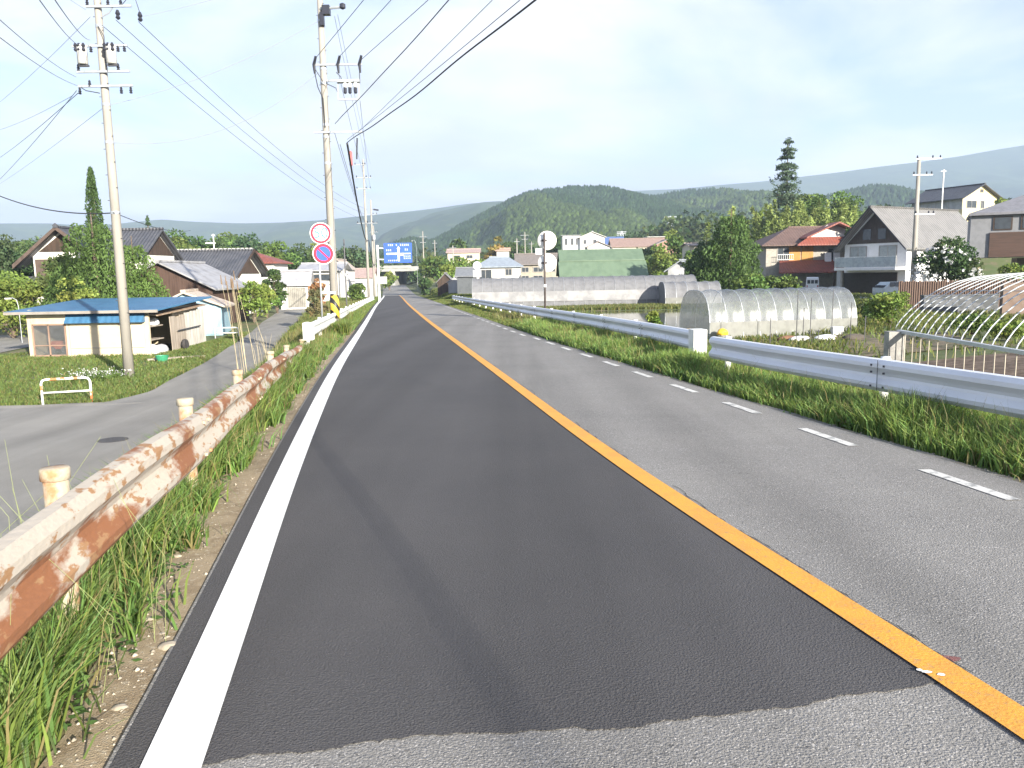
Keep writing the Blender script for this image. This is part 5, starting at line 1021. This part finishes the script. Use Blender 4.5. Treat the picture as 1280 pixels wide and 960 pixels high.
# ------------------------------------------------------------------ poles
def arm(root, z, xl, xr, dy, m=STEEL, r=.035):
    return MB().box(((xl+xr)/2, dy, z), (xr-xl, .07, .07)).build('crossarm', m, root)
def insul(parent, x, dy, z, h=.22, r=.055, up=1, nm='insulator'):
    return MB().lathe([(.02, 0), (r, .02), (r*.6, h*.3), (r, h*.4), (r*.55, h*.65), (r*.8, h*.75), (.02, h)], 8, (x, dy, z if up > 0 else z-h)).build(nm, PORC, parent)
def pole(label, px, Y, topz, r0=.19, r1=.10, steps=True, bands=(), cat='utility pole', loc=None, group=None):
    p = base(px, Y) if loc is None else loc; r = T('utility_pole', label, cat, p, 0, group); h = topz-p.z
    MB().tube([(0, 0, -.4), (0, 0, h*.5), (0, 0, h)], [r0, (r0+r1)/2, r1], 16).build('shaft', CONC, r, True)
    if steps:
        b = MB()
        for k in range(int((h-2)/.45)):
            z = 2+k*.45; rr = r0+(r1-r0)*z/h; s_ = 1 if k % 2 else -1; b.tube([(s_*rr*.8, -rr*.4, z), (s_*(rr+.05), -rr*.5-.0, z)], .012, 5)
        b.build('step_bolts', DSTEEL, r)
    for z in bands:
        rr = r0+(r1-r0)*(z-p.z)/h+.012; MB().lathe([(rr, -.05), (rr, .05)], 16, (0, 0, z-p.z)).build('band', STEEL, r)
    return r, p, h
YA = 29.5
rA, pA, hA = pole('tall concrete utility pole with two transformers standing on the lawn at left', 162, YA, 14.9, bands=(zat(131, YA, 135), zat(178, YA, 137), zat(33, YA, 123), zat(266, YA, 145)))
def AX(px, py): return float(at(px, py, YA-.25)[0])-pA.x
def AZ(py, px=130): return zat(py, YA, px)-pA.z
for (py, x1, x2) in ((10, 106, 163), (59, 89, 158), (91, 94, 161), (109, 96, 165)):
    a = arm(rA, AZ(py), AX(x1, py), AX(x2, py), -.17)
    for px in {10: (108, 134, 150), 59: (100, 112, 146, 154), 91: (97, 147), 109: (98, 111, 150, 162)}[py]:
        insul(a, AX(px, py), -.17, AZ(py)+(.03 if py != 109 else -.03), .24, .06, 1 if py in (10,) else (1 if px % 2 else -1))
for px in (104, 140):
    x = AX(px, 72); t_ = MB().lathe([(.13, 0), (.17, .02), (.17, .62), (.12, .66), (.04, .68)], 14, (x, -.30, AZ(83))).build('transformer', mat('transformer_grey', (.50, .50, .48), .5) if px == 104 else bpy.data.materials['transformer_grey'], rA, True)
    for dx in (-.15, -.03, .12): MB().lathe([(.03, 0), (.07, .05), (.04, .13), (.07, .2), (.03, .28)], 8, (x+dx, -.42, AZ(68))).build('bushing', PORC, t_)
    MB().box((x+.02, -.28, AZ(84.5)), (.34, .1, .06)).build('hanger', DSTEEL, t_)
for (x, z) in ((AX(145, 22), AZ(26)), (AX(173, 24), AZ(29))):
    MB().lathe([(.03, 0), (.085, .06), (.05, .14), (.085, .2), (.04, .32)], 10, (x, -.1, z)).build('strain_insulator', PORC, rA)
MB().tube([(0, -.05, AZ(24)), (AX(134, 18), -.12, AZ(18)), (AX(140, 10), -.15, AZ(10))], .022, 5).build('brace', STEEL, rA)
MB().tube([(AX(150, 10), -.17, AZ(10)), (AX(168, 2), -.3, AZ(-6)), (AX(173, 18), -.15, AZ(17)), (AX(173, 24), -.1, AZ(23))], .014, 5).build('jumper_wire', WIRE, rA)
MB().tube([(AX(124, 60), -.2, AZ(34)), (AX(129, 40), -.22, AZ(48)), (AX(131, 70), -.22, AZ(75)), (AX(134, 90), -.2, AZ(92))], .016, 5).build('down_lead', WIRE, rA)
MB().tube([(AX(98, 110), -.17, AZ(109)), (AX(108, 116), -.25, AZ(115)), (AX(124, 117), -.2, AZ(118))], .016, 5).build('jumper_wire', WIRE, rA)
YB = 34
rB, pB, hB = pole('concrete roadside pole with yellow-black striped base and a switch box on its right', 420, YB, 15.2, .185, .105, bands=(zat(82, YB), zat(100, YB), zat(152, YB), zat(167, YB), zat(200, YB), zat(22, YB)))
def BX(px, py): return float(at(px, py, YB-.25)[0])-pB.x
def BZ(py, px=420): return zat(py, YB, px)-pB.z
HAZ = bpy.data.materials.new('caution_stripes'); HAZ.use_nodes = True; t = HAZ.node_tree; n = t.nodes; l = t.links
co = n.new('ShaderNodeTexCoord'); w_ = n.new('ShaderNodeTexWave'); w_.bands_direction = 'DIAGONAL'; w_.inputs['Scale'].default_value = 1.15; l.new(co.outputs['Object'], w_.inputs['Vector'])
rr_ = n.new('ShaderNodeValToRGB'); rr_.color_ramp.interpolation = 'CONSTANT'; rr_.color_ramp.elements[0].color = (.02, .02, .02, 1); rr_.color_ramp.elements[1].position = .42; rr_.color_ramp.elements[1].color = (.72, .48, .05, 1)
l.new(w_.outputs['Fac'], rr_.inputs[0]); l.new(rr_.outputs[0], n['Principled BSDF'].inputs['Base Color'])
zc0, zc1 = BZ(398), BZ(369); MB().lathe([(.192, zc0), (.190, zc1)], 20).build('caution_wrap', HAZ, rB, True)
a = arm(rB, BZ(82), BX(391, 82), BX(452, 82), -.15, r=.03)
for px in (393, 423, 450): MB().tube([(BX(px+2, 72), -.28, BZ(72)), (BX(px-1, 82), -.2, BZ(82)), (BX(px, 92), -.18, BZ(93))], [.05, .065, .04], 8).build('strain_insulator', PORC, rB)
a = arm(rB, BZ(166), BX(392, 166), BX(452, 166), -.15)
arm(rB, BZ(102), BX(408, 102), BX(450, 102), -.15)
sw = MB().box((BX(436, 103), -.28, BZ(104)), (.92, .3, .10)).box((BX(436, 126), -.28, BZ(126.5)), (.85, .06, .06)).box((BX(423, 115), -.28, BZ(115)), (.05, .05, .78)).box((BX(449, 115), -.28, BZ(115)), (.05, .05, .78)).build('switch_box', STEEL, rB)
for px in (432, 438, 445):
    MB().lathe([(.05, 0), (.085, .03), (.085, .18), (.05, .22)], 10, (BX(px, 112), -.3, BZ(112))).build('switch_head', WHITEP, sw); MB().lathe([(.04, 0), (.07, .04), (.07, .22), (.04, .26)], 10, (BX(px, 119), -.3, BZ(119.5))).build('fuse', PORC, sw)
b = MB().tube([(BX(393, 92), -.18, BZ(92)), (BX(397, 110), -.2, BZ(110)), (BX(403, 122), -.15, BZ(124)), (BX(406, 160), -.17, BZ(160))], .02, 5).build('jumper_wire', WIRE, rB)
MB().tube([(BX(394, 88), -.18, BZ(88)), (BX(404, 102), -.25, BZ(104)), (BX(420, 110), -.28, BZ(112)), (BX(424, 122), -.28, BZ(121))], .016, 5).build('jumper_wire', WIRE, rB)
MB().tube([(BX(420, 90), -.2, BZ(92)), (BX(426, 97), -.25, BZ(98)), (BX(428, 103), -.28, BZ(103))], .016, 5).build('jumper_wire', WIRE, rB); MB().tube([(BX(449, 92), -.2, BZ(92)), (BX(450, 103), -.28, BZ(105))], .016, 5).build('jumper_wire', WIRE, rB)
MB().box((BX(407, 14), -.12, BZ(14)), (.30, .3, .35)).box((BX(402, 25), -.15, BZ(25)), (.16, .2, .5)).build('arrester', PORC, rB)
MB().tube([(0, -.1, BZ(12)), (BX(428, 11), -.2, BZ(11))], .05, 6).build('upper_arm', STEEL, rB); MB().lathe([(.03, 0), (.12, .05), (.12, .2), (.03, .25)], 10, (BX(428, 11), -.2, BZ(14))).build('insulator', PORC, rB)
MB().tube([(.12, -.14, BZ(365)), (.17, -.1, BZ(250)), (.14, -.1, BZ(120))], .016, 5).build('riser_cable', WIREG, rB)
# far cluster of poles on the left verge
def farpole(label, px, Y, top, arms, r0=.17, r1=.10, extra=None):
    r, p, h = pole(label, px, Y, zat(top, Y, px), r0, r1, False)
    for (py, a1, a2) in arms:
        a = arm(r, zat(py, Y, px)-p.z, a1, a2, -.16)
        for x in (a1+.08, a2-.08, (a1+a2)/2+.3): insul(a, x, -.16, zat(py, Y, px)-p.z+.03, .22, .07)
    return r, p
rC, pC = farpole('first pole of the far cluster, tallest, with several crossarms', 461.5, 95, 199, ((206, -1.0, .3), (222, -.9, .9), (236, -.9, .8), (279, -1.0, .9)))
rD, pD = farpole('second pole of the far cluster with a small lamp arm to its right', 468.5, 118, 250, ((268, -.9, .9), (279, -.8, .9)))
zc = zat(262, 118, 469)-pD.z; o = MB().tube([(.1, -.1, zc), (.7, -.2, zc+.1)], .04, 6).build('lamp_arm', STEEL, rD); MB().box((.75, -.2, zc-.05), (.75, .22, .2), 0, .15).build('lamp_head', PORC, o)
MB().lathe([(.2, 0), (.24, .05), (.24, .7), (.15, .75)], 10, (.3, -.3, zat(300, 118, 469)-pD.z)).build('transformer', STEEL, rD)
rE, pE = farpole('third and farthest pole of the cluster, close beside the blue sign post', 470.5, 150, 282, ((290, -.8, .8),), .15, .09)
fp = [('slim distant pole with a lamp right of the underpass', 531, 165, 289, ((296, -.8, .8), (303, -.6, .6))), ('short distant pole before the pinkish long roof', 567.5, 140, 307, ((310, -.6, .6),)), ('leftmost of three distant poles left of the round mirrors', 647, 150, 298, ((302, -.5, .5),)), ('middle of three distant poles left of the round mirrors, with a transformer', 657, 175, 290, ((294, -.9, .9), (299, -.7, .7))), ('rightmost of three distant poles left of the round mirrors', 665, 190, 302, ((305, -.6, .6),)), ('slim distant pole by the two small sheds', 545, 190, 300, ((304, -.6, .6),))]
for lb, px, Y, top, am in fp: farpole(lb, px, Y, top, am, .15, .09)
rR, pR = farpole('pale concrete pole standing before the grey roof of the balcony house', 1139.5, 62, 197, ((199, -.3, 1.6), (219, -.5, 1.0), (268, -.2, 1.3)), .23, .12)
p = gl(1173, 112); r = T('antenna_mast', 'thin pale antenna mast behind the yellow house roof', 'mast', p); MB().tube([(0, 0, 0), (0, 0, zat(212, 112, 1174)-p[2])], .09, 8).build('mast', WHITEP, r); MB().box((0, 0, zat(214, 112, 1174)-p[2]), (.8, .05, .05)).build('antenna', STEEL, r)
p = gl(434, 62); r = T('marker_post', 'thin dark steel post in the tall grass right of the near roadside pole', 'post', p); MB().tube([(0, 0, -.2), (0, 0, zat(299, 62, 434)-p[2])], .05, 8).build('shaft', DSTEEL, r); MB().lathe([(.055, 0), (.055, .18)], 8, (0, 0, zat(345, 62, 434)-p[2])).build('clamp', STEEL, r)
# TV aerials and a lattice tower or two
def tower(label, px, Y, top, bottom, hw):
    z0 = zat(bottom, Y, px); z1 = zat(top, Y, px); x = at(px, top, Y)[0]; r = T('lattice_tower', label, 'tower', (x, Y, z0)); h = z1-z0; b = MB()
    for sx_ in (-1, 1):
        for sy in (-1, 1): b.tube([(sx_*hw, sy*hw, -12), (sx_*hw*.45, sy*hw*.45, h*.6), (sx_*.1, sy*.1, h)], .22, 5)
    for k in range(8):
        f = k/8; g_ = hw*(1-.9*f); g2 = hw*(1-.9*(f+.125)); b.tube([(-g_, -g_, h*f), (g2, -g2, h*(f+.125))], .13, 4); b.tube([(g_, -g_, h*f), (-g2, -g2, h*(f+.125))], .13, 4)
    b.build('lattice', STEEL, r); m_ = MB()
    for f in (.72, .84, .95): m_.box((0, 0, h*f), (hw*2.6, .35, .35))
    m_.build('crossarm', STEEL, r)
tower('pale lattice tower on the wooded slope above the long brown roof', 838, 520, 270, 292, 3.0)
tower('smaller lattice tower just above the blue-roofed distant house', 777, 480, 289, 306, 2.2)
p = gl(268, 74); p = (p[0], 73.2, 5.35+0); 
r = T('tv_aerial', 'pale rooftop television aerial above the long tiled roof', 'aerial', (at(268, 316, 73.2)[0], 73.2, zat(315, 73.2, 268))); MB().tube([(0, 0, -.6), (0, 0, 1.6)], .05, 6).build('mast', WHITEP, r); MB().box((-.3, 0, .8), (.9, .06, .10)).box((.0, 0, 1.5), (.3, .06, .06)).build('elements', WHITEP, r)
# street lamps
def lamp(label, px, Y, top, hx_):
    p = base(px, Y); h = zat(top, Y, px)-p.z; r = T('street_lamp', label, 'street lamp', p); MB().tube([(0, 0, -.2), (0, 0, h*.8), (hx_*.15, 0, h*.95), (hx_*.6, 0, h), (hx_, 0, h*.99)], .022, 8).build('shaft', STEEL, r); MB().box((hx_*1.1, 0, h*.985), (.32, .14, .07)).build('lamp_head', WHITEP, r)
lamp('thin curved white lamp at the left end of the blue-roofed hut', 28, 46, 372, -.5)
lamp('distant street lamp right of the blue direction sign', 522.5, 195, 300, -.9)

# ------------------------------------------------------------------ signs and mirrors
RING = mat('sign_red', (.62, .035, .06), .35, c2=(.58, .04, .07)); SBLUE = mat('sign_blue', (.05, .13, .60), .35, c2=(.05, .11, .54)); SWHITE = mat('sign_white', (.84, .84, .84), .35, c2=(.82, .82, .82)); SCYAN = mat('sign_numeral_blue', (.10, .26, .62), .4)
def text_mesh(txt, size, name, m, parent, loc):
    cu = bpy.data.curves.new(name, 'FONT'); cu.body = txt; cu.size = size; cu.align_x = 'CENTER'; cu.align_y = 'CENTER'; cu.extrude = .003
    ob = bpy.data.objects.new(name, cu); me = bpy.data.meshes.new_from_object(ob); bpy.data.objects.remove(ob)
    o = link(name, me, m, parent); o.matrix_local = Matrix.Translation(loc) @ Matrix.Rotation(math.pi/2, 4, 'X'); return o
YS = 33.4; p = base(406, YS); r = T('road_sign', 'post with a round 50 speed limit sign above a round blue and red no-parking sign', 'road sign', p, .12); R_ = p
def SZ(py): return zat(py, YS, 406)-p.z
MB().tube([(-.08, .06, -.2), (-.08, .06, SZ(280))], .038, 10).build('pole', STEEL, r, True)
def disc(nm, x, y, z, rad, m, parent, th=.01): o = MB().lathe([(rad, 0), (rad, th)], 40).build(nm, m, parent); o.matrix_local = Matrix.Translation((x, y, z)) @ Matrix.Rotation(math.pi/2, 4, 'X'); return o
for k, (px, py) in enumerate(((408.3, 291.5), (410.3, 317))):
    x = (px-406.5)/F*YS-.02; z = SZ(py); Rr = .44
    d0 = disc('speed_limit_disc' if k == 0 else 'no_parking_disc', x, 0, z, Rr, SWHITE, r, .015)
    if k == 0:
        b = MB()
        n_ = 48
        for yy, zz_ in ((0, 0),):
            vs = [(rr*math.cos(2*math.pi*i/n_), rr*math.sin(2*math.pi*i/n_), .019+h_) for h_ in (0, .004) for rr in (Rr*.72, Rr*.93) for i in range(n_)]
            fs = [(2*n_+i, 3*n_+i, 3*n_+(i+1) % n_, 2*n_+(i+1) % n_) for i in range(n_)]+[(i, 2*n_+i, 2*n_+(i+1) % n_, (i+1) % n_) for i in range(n_)]+[(n_+i, n_+(i+1) % n_, 3*n_+(i+1) % n_, 3*n_+i) for i in range(n_)]
            b.add(vs, fs)
        b.build('red_ring', RING, d0)
        cu = text_mesh('50', .62, 'numerals', SCYAN, d0, (0, 0, 0)); cu.matrix_local = Matrix.Translation((0, 0, .024))
    else:
        MB().lathe([(Rr*.92, .019), (Rr*.92, .022)], 40).build('red_ring', RING, d0); MB().lathe([(Rr*.66, .025), (Rr*.66, .028)], 40).build('blue_field', SBLUE, d0)
        MB().box((0, 0, .031), (Rr*1.36, Rr*.15, .004), -math.pi/4).build('red_slash', RING, d0)
b = MB().box((.2, .12, SZ(366)), (.62, .10, .09)); b.build('clamp', WHITEP, r)
for z in (SZ(291.5), SZ(317)): MB().box((-.05, .04, z), (.3, .04, .06)).build('bracket', STEEL, r)
# overhead direction sign
YG = 100; p = base(474.5, YG); r = T('direction_sign', 'large blue overhead direction sign with white arrows hung out over the far lane', 'road sign', p)
def gx(px): return float(at(px, 316, YG)[0])-p.x
def gz(py): return zat(py, YG, 497)-p.z
MB().tube([(0, 0, -.3), (0, 0, gz(306))], .14, 12).build('post', WHITEP, r)
x0, x1, z0, z1 = gx(480.3), gx(515), gz(328.5), gz(303.8)
for z in (gz(310), gz(324)): MB().tube([(0, 0, z), (x1-.3, 0, z)], .07, 8).build('arm', WHITEP, r)
bd_ = MB().box(((x0+x1)/2, -.15, (z0+z1)/2), (x1-x0, .08, z1-z0)).build('board', SBLUE, r)
w_b, h_b = x1-x0, z1-z0
def B2(u, v, a, b_): return ((x0+u*w_b, -.20, z0+v*h_b), (a*w_b, .02, b_*h_b))
m_ = MB()
for q in ((.525, .40, .07, .64), (.30, .46, .42, .085), (.75, .46, .42, .05), (.62, .38, .16, .05), (.67, .44, .05, .12)): m_.box(*B2(*q))
a0 = Vector((x0+.525*w_b, -.20, z0+.80*h_b)); m_.prism([(a0.x-.22, -.21, a0.z-.25), (a0.x+.22, -.21, a0.z-.25), (a0.x, -.21, a0.z+.1)], (0, .02, 0))
m_.build('arrow', SWHITE, bd_)
m_ = MB(); random.seed(8)
for (u0, u1, v, hh_v) in ((.15, .33, .90, .09), (.43, .48, .90, .08), (.58, .90, .90, .10), (.08, .30, .64, .09), (.75, .88, .66, .10), (.70, .95, .33, .07), (.70, .95, .22, .07), (.14, .46, .12, .07)):
    u = u0
    while u < u1-.02:
        cw = .055; 
        for q in range(3): m_.box(*B2(u+cw*.4, v-hh_v*.38+q*hh_v*.38, cw*.72, hh_v*.16))
        m_.box(*B2(u+cw*.4, v, cw*.16, hh_v*.95)); u += cw*1.25
m_.build('place_names', SWHITE, bd_)
MB().box((.45, -.12, gz(350)), (1.2, .06, .9)).build('small_plate', WALLG, r)
# round mirrors seen from behind on a dark post
YM = 40; p = base(681.5, YM); r = T('traffic_mirror', 'pair of round white traffic mirrors on a thin dark post behind the right guardrail', 'mirror', p)
def mz(py): return zat(py, YM, 684)-p.z
MB().tube([(0, -.12, -.3), (-.0, -.12, mz(291))], .05, 10).build('post', mat('dark_brown_post', (.07, .055, .05), .6), r, True)
MIRB = mat('mirror_back', (.80, .80, .79), .35, c2=(.72, .72, .71), scale=1.2)
for k, (px, py) in enumerate(((684.6, 300.5), (684.6, 328.5))):
    x = (px-681)/F*YM; o = MB().lathe([(.46, 0), (.46, .02), (.40, .07), (.25, .12), (.05, .14)], 36).build('mirror_back', MIRB, r, False); o.matrix_local = Matrix.Translation((x, .12, mz(py))) @ Matrix.Rotation(math.pi/2, 4, 'X') @ Matrix.Rotation(-.06+.04*k, 4, 'Y')
    MB().lathe([(.455, -.03), (.475, -.02), (.475, .012), (.455, .018)], 36).build('rim', FRAME, o); MB().box((-x, 0, .09), (.3, .1, .12)).build('bracket', DSTEEL, o)
MB().box((.02, -.19, mz(357)), (.13, .02, .13)).build('white_plate', WHITEP, r)
MB().box((-.18, -.0, mz(314)), (.5, .05, .3)).build('name_plate', WHITEP, r)
YN = 72; p = base(597.5, YN); r = T('traffic_mirror', 'small round mirror back on a short white post at the far guardrail end', 'mirror', p)
MB().tube([(0, 0, -.3), (0, 0, zat(328, YN, 597)-p.z)], .055, 10).build('post', WHITEP, r, True)
o = MB().lathe([(.38, 0), (.36, .06), (.1, .10)], 28).build('mirror_back', mat('grey_mirror_back', (.58, .60, .62), .4), r); o.matrix_local = Matrix.Translation((0, -.12, zat(332, YN, 597)-p.z)) @ Matrix.Rotation(math.pi/2, 4, 'X'); MB().box((0, -.05, zat(342, YN, 597)-p.z), (.75, .06, .62)).build('plate', WALLG, r)

# ------------------------------------------------------------------ wires
def cable(label, A, B, sag, r=.007, m=WIREG, nm='power_cable', cat='cable', group=None, wob=0, n=28):
    A = Vector(A); B = Vector(B); pts = []
    for i in range(n+1):
        f = i/n; q = A.lerp(B, f); q.z -= 4*sag*f*(1-f); q.z += wob*math.sin(f*40)*.5+wob*math.sin(f*17+1)
        pts.append(q)
    o0_ = A.copy(); o = MB().tube([q-o0_ for q in pts], r, 5).build(nm, m); o.location = o0_; return tag(o, label, cat, group)
def far_end(px, py, Yb_, A, Yend=-12):
    # a level span: same height as its pole end, leaving over the camera's right shoulder
    d = ray(px, py); t_ = (A[2]-HC)/d[2]; P_ = np.array([0, 0, HC])+d*t_; A = np.array(A); D_ = P_-A; k = (Yend-A[1])/D_[1]; return A+D_*k
for (ax_, ay_, ex, lb) in ((395, 72, 450, 'left high-voltage wire rising over the road from the roadside pole'), (424, 71, 484, 'middle high-voltage wire rising over the road from the roadside pole'), (451, 75, 529, 'right high-voltage wire rising over the road from the roadside pole')):
    A = at(ax_, ay_, YB-.3); cable(lb, A, far_end(ex, 0, YB, A), .25, .011, WIRE)
A = at(419, 155, YB-.2); cable('twisted bundle cable rising from the middle of the roadside pole', A, far_end(552, 0, YB, A), .2, .015, WIREG, wob=.02)
A = at(448, 165, YB-.2); cable('thin messenger wire just left of the thick black cable', A, far_end(607, 0, YB, A), .15, .008, WIREG)
A = at(434, 179, YB-.2); Q = at(641, 0, 14.3); B = A+(Q-A)*((-12-A[1])/(Q[1]-A[1])); cable('thick black communication cable crossing the road overhead to the right', A, B, .3, .017, WIRE, wob=.03, n=60)
cable('thin lashing wire hanging along the thick black cable', A+np.array([0, 0, .14]), np.array(B)+np.array([0, 0, .14]), .24, .008, WIREG)
C0 = at(456, 268, 95)
for k, (px, py, bx, by, lb) in enumerate(((145, 25, 455, 267, 'upper wire sloping right from the left pole to the far poles'), (173, 27, 459, 262, 'top wire sloping right from the left pole to the far poles'), (127, 31, 453, 274, 'lower wire sloping right from the left pole to the far poles'))):
    cable(lb, at(px, py, YA-.1), at(bx, by, 95), .9, .011, WIRE)
for (a, b_, lb, rr, m, sg) in (
    ((418, 20), (459, 205), 'left of two wires dropping from the roadside pole top to the far cluster', .009, WIREG, .3),
    ((422, 18), (463, 205), 'right of two wires dropping from the roadside pole top to the far cluster', .009, WIREG, .3),
    ((424, 95), (460, 236), 'wire from the switch box down to the far cluster', .010, WIREG, .4),
    ((450, 126), (463, 236), 'wire from the right end of the switch box to the far cluster', .010, WIREG, .4),
    ((418, 165), (459, 282), 'low wire from the roadside pole to the far cluster', .012, WIREG, .6),
    ((425, 180), (461, 286), 'second low wire from the roadside pole to the far cluster', .012, WIREG, .6)):
    cable(lb, at(*a, YB-.2), at(*b_, 95), sg, rr, m)
cable('sagging black communication cable from the roadside pole to the far cluster', at(434, 180, YB-.2), at(460, 300, 94.7), 1.3, .045, WIRE, wob=.02)
o = MB().lathe([(.03, 0), (.075, .06), (.075, .62), (.03, .7)], 12).build('cable_closure', mat('red_sleeve', (.42, .12, .12), .6)); q = at(439, 208, 38.2); o.location = q; tag(o, 'reddish cable closure hanging under the black cable by the roadside pole', 'closure')
o = MB().tube([(0, 0, 0), (.02, 0, .4), (.06, 0, .95)], .035, 6).build('cable_guard', WIRE); q = at(446, 199, 38); o.location = q; tag(o, 'short dark cable guard hanging right of the reddish closure', 'guard')
cable('black cable from the cluster top curling to the second far pole', at(461, 300, 94.8), at(469, 330, 118), 1.2, .045, WIRE)
lw = [((107, 12), (52, -30), 60, 'topmost wire leaving the left pole toward the upper left'), ((100, 57), (55, 0), 12, 'left of two wires running up from the left pole transformers'), ((112, 50), (74, 0), 12, 'right of two wires running up from the left pole transformers'), ((97, 107), (0, 40), 14, 'lower of two parallel wires leaving the left pole at mid-height'), ((95, 96), (0, 18), 14, 'upper of two parallel wires leaving the left pole at mid-height'), ((96, 113), (0, 222), 55, 'dark wire sloping steeply down left from the lowest crossarm'), ((98, 116), (0, 195), 60, 'faint wire just above the dark one sloping down left'), ((134, 131), (0, 228), 70, 'faint wire sloping down left from the pole waist'), ((113, 21), (0, 125), 48, 'faint guy wire from the pole top to the left'), ((90, 120), (0, 160), 52, 'faint shallow wire to the left below the crossarms')]
for a, b_, Y2, lb in lw:
    A = at(*a, YA-.1); B = at(*b_, Y2); D_ = (B-A); cable(lb, A, A+D_*1.25, .15, .008 if 'dark' not in lb else .013, WIREG)
cable('service wire from the roadside pole shoulder to the left pole waist', at(402, 24, YB), at(138, 131, YA), .35, .008, WIREG)
cable('second service wire from the roadside pole to the left, ending at the left pole', at(398, 91, YB), at(139, 178, YA), .9, .008, WIREG)
A = at(258, 0, 31); cable('faint wire at the top leaving the left pole toward the roadside pole', at(176, 21, YA), at(340, -25, 33), .1, .007, WIREG)
A = at(0, 233, 34); B = at(143, 266, YA-.2); cable('sagging black service cable from the left edge to the left pole', np.array(A)+(np.array(A)-B)*.4, B, .5, .022, WIRE)
cable('black service cable continuing from the left pole down to the tiled house', B, at(238, 288, 66), .3, .016, WIRE)
cable('thin wire from the traditional house ridge to the left pole', at(82, 292, 64), at(120, 272, 40), .2, .010, WIREG)
# tall dry reeds beside the side road
rng = np.random.default_rng(5); p = base(338, 26); r = T('reed_clump', 'clump of tall dry reeds with pale stalks between the side road and the rusty guardrail', 'reeds', p); b = MB(); R_ = p
for k in range(15):
    x, y = rng.normal(size=2)*np.array([.22, .4]); h = rng.uniform(.7, 2.3); lx = rng.normal()*.22-.30*h*.35
    b.tube([(x, y, -.1), (x+lx*.3, y, h*.55), (x+lx, y+rng.normal()*.1, h)], [.006, .0045, .0025], 4, False)
b.build('stalks', mat('dry_stalk', (.52, .44, .28), .9, c2=(.42, .36, .22)), r)
p = base(312, 30); r = T('reed_clump', 'taller darker reed stalks with seed heads left of the pale reeds', 'reeds', p); b = MB(); hd = MB()
for k in range(9):
    x, y = rng.normal(size=2)*.25; h = zat(356, 30, 296)-p.z+rng.normal()*.12; lx = -.30+rng.normal()*.12
    b.tube([(x, y, -.1), (x+lx*.4, y, h*.5), (x+lx, y, h)], [.010, .008, .005], 4, False); MB().tube([(x+lx, y, h-.05), (x+lx-.02, y, h+.3)], [.03, .012], 5).build('seed_head', mat('seed_head', (.20, .14, .09), .95) if k == 0 else bpy.data.materials['seed_head'], r)
b.build('stalks', bpy.data.materials['dry_stalk'], r)
for k in range(6):
    px = (60, 68, 52, 75, 110, 95)[k]; 
p = Vector((-2.0, 3.6, fz(-2.0, 3.6))); r = T('wild_grass', 'thin tall grass stalks in front of the rusty guardrail at lower left', 'grass clump', lrail(3.4)+Vector((.18, 0, 0))); r.location.z = fz(r.location.x, r.location.y); b = MB()
for k in range(6):
    x, y = rng.normal(size=2)*np.array([.05, .6]); h = rng.uniform(.4, .85); b.tube([(x, y, -.03), (x+rng.normal()*.05, y, h*.6), (x+rng.normal()*.16, y+rng.normal()*.1, h)], [.0015, .0012, .0009], 4, False)
b.build('stalks', mat('green_stalk', (.26, .30, .12), .8), r)
p = Vector(base(40, 9.5)); r = T('wild_grass', 'thin tall grass stalks against the side road behind the rusty guardrail', 'grass clump', p); b = MB()
for k in range(16):
    x, y = rng.normal(size=2)*np.array([.35, .6]); h = rng.uniform(.8, 1.7); b.tube([(x, y, -.03), (x+rng.normal()*.05, y, h*.6), (x+rng.normal()*.25, y+rng.normal()*.1, h)], [.004, .003, .002], 4, False)
b.build('stalks', bpy.data.materials['green_stalk'], r)
# white-flowering plant on the lawn
p = G(120, 478); r = T('flowering_plant', 'low plant covered in tiny white flowers on the lawn beside the pipe barrier', 'plant', p); n = 900
C = rng.normal(size=(n, 3))*np.array([.5, .35, .12])+np.array([0, 0, .2]); C[:, 2] = np.abs(C[:, 2]); leaf_cloud('leaves', C, .05, np.array([[.10, .16, .04]])*rng.uniform(.7, 1.3, (n, 1)), r)
C = rng.normal(size=(320, 3))*np.array([.5, .35, .06])+np.array([0, 0, .36]); kind(leaf_cloud('flowers', C, .028, np.full((320, 3), .8), r), 'stuff')
